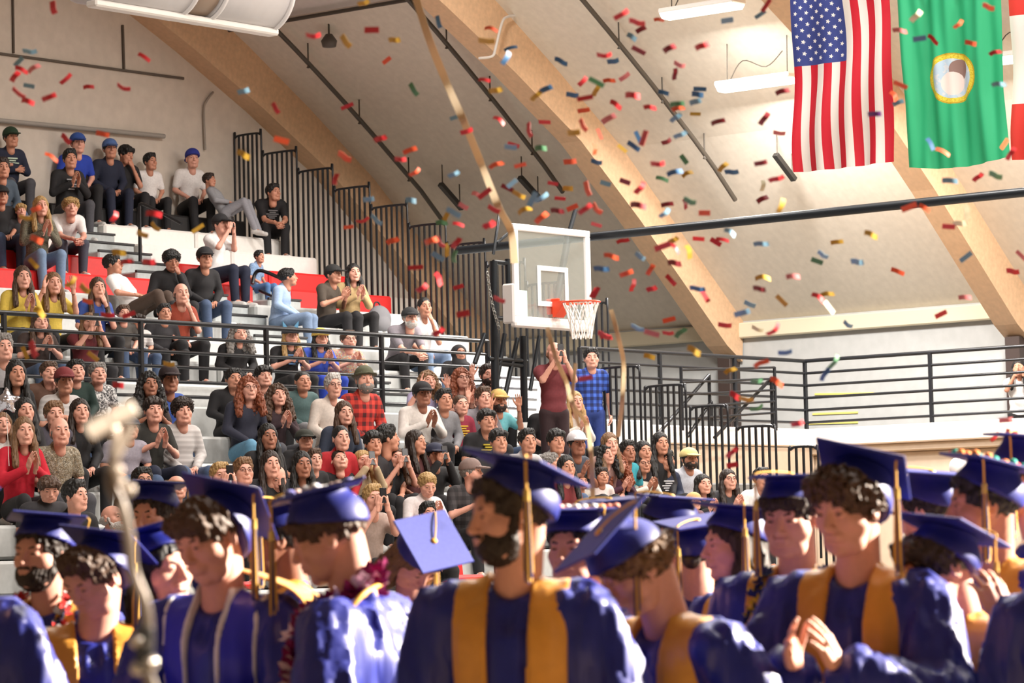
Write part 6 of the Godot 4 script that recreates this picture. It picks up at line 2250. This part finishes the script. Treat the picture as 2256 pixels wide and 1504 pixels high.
func build_air() -> void:
	var tint := {"red": col(206, 34, 46), "dark red": col(140, 20, 38), "orange": col(240, 96, 52), "blue": col(58, 112, 162), "pale blue": col(126, 176, 204), "gold": col(204, 164, 50), "green": col(84, 146, 104), "pink": col(224, 132, 136), "cream": col(230, 230, 196), "purple": col(110, 44, 140)}
	# four strips of tissue, each bent in its own way
	var strips := []
	for v in 4:
		var s := ST()
		var pts := []
		for k in 7:
			var u := k / 6.0 - 0.5
			pts.append(Vector3(u * 0.046, [0.0, 0.005, 0.003, 0.008][v] * (cos(u * PI * [1.0, 1.0, 2.0, 1.3][v]) - 0.5), [0.0, 0.001, 0.004, 0.002][v] * sin(u * 5.0)))
		ribbon(s, pts, [Vector3(0, 0, 1)], 0.019, 0.0004)
		strips.append(done(s))
	var rr := RandomNumberGenerator.new()
	rr.seed = 42
	for c in CONFETTI:
		var m := mat("confetti " + c, tint[c], 0.45)
		m.backlight_enabled = true
		m.backlight = Color(0.4, 0.4, 0.4)
		var nums: PackedStringArray = CONFETTI[c].split(" ")
		for k in range(0, nums.size(), 2):
			var D := rr.randf_range(10.5, 13.5)
			var ang := rr.randfn(0.1, 0.45) if rr.randf() < 0.72 else rr.randf_range(-1.5, 1.5)
			var B := CB * Basis(Vector3(0, 0, 1), ang) * Basis(Vector3.RIGHT, PI / 2 + rr.randf_range(-0.75, 0.75)) * Basis(Vector3.UP, rr.randf_range(-0.3, 0.3))
			var sc := rr.randf_range(0.9, 1.25)
			var o := single("confetti", "%s tissue confetti strip falling through the air" % c, "confetti", strips[rr.randi() % 4], m, Transform3D(B * Basis.from_scale(Vector3(sc, sc, rr.randf_range(0.85, 1.15))), at(nums[k].to_float(), nums[k + 1].to_float(), D)), "falling confetti")
	# paper streamers
	var paper := mat("cream streamer", col(222, 196, 152), 0.7)
	var runs := [
		[[905, -40, 945, 85, 985, 185, 1022, 268, 1062, 365, 1098, 455, 1126, 510, 1134, 580], 17.0, "long cream paper streamer curving down from the roof to the backboard"],
		[[1206, 722, 1226, 792, 1248, 842, 1262, 890, 1292, 935, 1302, 1000, 1306, 1095], 10.0, "cream paper streamer dangling below the backboard into the crowd"],
		[[1346, 682, 1362, 742, 1374, 802, 1371, 880, 1362, 962], 10.0, "pale paper streamer hanging before the concourse stair"],
		[[1268, 800, 1262, 880, 1276, 940], 8.0, "short cream streamer over the blonde woman"],
	]
	for r in runs:
		var ctrl := []
		for k in range(0, r[0].size(), 2):
			ctrl.append(at(r[0][k], r[0][k + 1], 13.0 + 0.25 * sin(k * 1.7)))
		var pts := curve(ctrl, 8)
		var sides := []
		for k in pts.size():
			sides.append(CB * Vector3(1, 0, 0.5 * sin(k * 0.35)))
		var s := ST()
		ribbon(s, pts, sides, r[1] / F * 13.0, 0.0006)
		single("paper_streamer", r[2], "streamer", done(s), paper)
	# white balloon in front of the concourse wall, on a string
	var bp := at(2113, 1030, 39.0)
	var t := thing("white_balloon", "round white balloon before the beige concourse wall", "balloon", Transform3D(Basis.IDENTITY, Vector3(bp.x, 0, bp.z)))
	var s := ST()
	var prof := []
	for k in 17:
		var a := -PI / 2 + PI * k / 16.0
		prof.append(Vector2(cos(a) * 0.125 * (1.0 - 0.06 * sin(a) * -1.0), bp.y + sin(a) * 0.135))
	lathe(s, prof, 24, Transform3D.IDENTITY)
	part(t, "balloon", done(s), mat("white balloon", col(240, 238, 240), 0.35))
	s = ST()
	tube(s, curve([Vector3(0, bp.y - 0.13, 0), Vector3(0.03, bp.y * 0.5, 0), Vector3(0, 0.0, 0)], 6), 0.003, 5)
	part(t, "string", done(s), mat("string", col(220, 216, 210), 0.8))
	# silver foil balloon among the families
	bp = at(14, 884, 29.5)
	t = thing("foil_balloon", "crumpled silver foil balloon among the seated families", "balloon", Transform3D(Basis.IDENTITY, bp))
	var f := Fld.new(Vector3(-0.17, -0.17, -0.1), Vector3(0.17, 0.17, 0.1), 0.012)
	for k in 5:
		var a := TAU * k / 5.0 + 0.3
		f.cap(Vector3.ZERO, Vector3(cos(a), sin(a), 0) * 0.11, 0.055, 0.02, 0.03)
	f.shell(noise, 0.012, Vector3(30, 30, 30))
	part(t, "foil", f.net().mesh(), mat("silver foil", col(205, 205, 215), 0.18, 0.9))
	s = ST()
	tube(s, [Vector3(0, -0.1, 0), Vector3(0.02, -0.6, 0.02)], 0.003, 5)
	part(t, "string", done(s), mat("string", col(220, 216, 210), 0.8))
	# gooseneck microphone on a stand close to the lens
	var Dm := 4.2
	var A := at(196, 952, Dm)
	var C := at(296, 896, Dm)
	var base := at(345, 1520, Dm)
	t = thing("microphone_stand", "pale condenser microphone on a bent gooseneck stand", "microphone", Transform3D(Basis.IDENTITY, Vector3(base.x, 0, base.z)))
	var off := Vector3(base.x, 0, base.z)
	var steel := mat("brushed steel", col(196, 184, 172), 0.35, 0.4)
	s = ST()
	tube(s, [A - off, A.lerp(C, 0.06) - off, A.lerp(C, 0.46) - off], 0.0125, 14, 0.0125)
	part(t, "capsule", done(s), mat("pale microphone", col(238, 228, 216), 0.35))
	s = ST()
	tube(s, [A.lerp(C, 0.5) - off, A.lerp(C, 0.94) - off, C - off], 0.0115, 14)
	part(t, "body", done(s), mat("pale microphone", col(238, 228, 216), 0.35))
	s = ST()
	tube(s, [A.lerp(C, 0.46) - off, A.lerp(C, 0.5) - off], 0.009, 12)
	part(t, "collar", done(s), steel)
	s = ST()
	tube(s, curve([at(243, 930, Dm) - off, at(256, 965, Dm) - off, at(252, 1010, Dm) - off], 5), 0.008, 10)
	part(t, "clip", done(s), steel)
	s = ST()
	tube(s, curve([at(290, 935, Dm) - off, at(272, 975, Dm) - off, at(254, 1005, Dm) - off], 5), 0.0065, 10)
	part(t, "clip_arm", done(s), steel)
	for q in [[258, 1035, 0.0085], [264, 1060, 0.0075], [284, 1078, 0.0085]]:
		s = ST()
		var p := at(q[0], q[1], Dm - 0.02) - off
		lathe(s, [Vector2(0.0, -q[2]), Vector2(q[2], -q[2] * 0.5), Vector2(q[2], q[2] * 0.5), Vector2(0.0, q[2])], 12, Transform3D(Basis(Vector3.RIGHT, PI / 2), p))
		part(t, "knob", done(s), steel)
	s = ST()
	tube(s, curve([at(252, 1000, Dm) - off, at(246, 1060, Dm) - off, at(268, 1120, Dm) - off, at(284, 1190, Dm) - off, at(292, 1260, Dm) - off, at(318, 1330, Dm) - off, at(326, 1400, Dm) - off, at(322, 1470, Dm) - off, at(340, 1530, Dm) - off], 6), 0.0085, 12)
	part(t, "gooseneck", done(s), mat("worn black gooseneck", col(120, 108, 98), 0.35, 0.3))  # one even grey-brown colour
	s = ST()
	tube(s, [at(340, 1530, Dm) - off, Vector3(0, 0.03, 0)], 0.011, 12)
	part(t, "pole", done(s), mat("worn black gooseneck", col(120, 108, 98), 0.35, 0.3))
	s = ST()
	lathe(s, [Vector2(0.0, 0.0), Vector2(0.14, 0.0), Vector2(0.14, 0.015), Vector2(0.03, 0.04), Vector2(0.0, 0.04)], 28, Transform3D.IDENTITY)
	part(t, "base", done(s), mat("black steel", col(38, 36, 34), 0.5))
	# second clamp with bright knobs lower on the stand
	t = thing("stand_clamp", "chrome clamp with round knobs low on the microphone stand", "clamp", Transform3D(Basis.IDENTITY, at(318, 1430, Dm - 0.03)))
	for q in [[-13, -20, 0.011], [4, -12, 0.01], [10, 30, 0.012], [-14, 40, 0.01]]:
		s = ST()
		lathe(s, [Vector2(0.0, -q[2]), Vector2(q[2], -q[2] * 0.4), Vector2(q[2], q[2] * 0.4), Vector2(0.0, q[2])], 12, Transform3D(Basis(Vector3.RIGHT, PI / 2), Vector3(q[0], -q[1], 0) / F * Dm))
		part(t, "knob", done(s), mat("chrome", col(214, 208, 200), 0.2, 0.8))
	s = ST()
	box_at(s, Vector3(-0.012, -0.03, -0.012), Vector3(0.012, 0.03, 0.008), 0.004)
	part(t, "block", done(s), mat("black steel", col(38, 36, 34), 0.5))
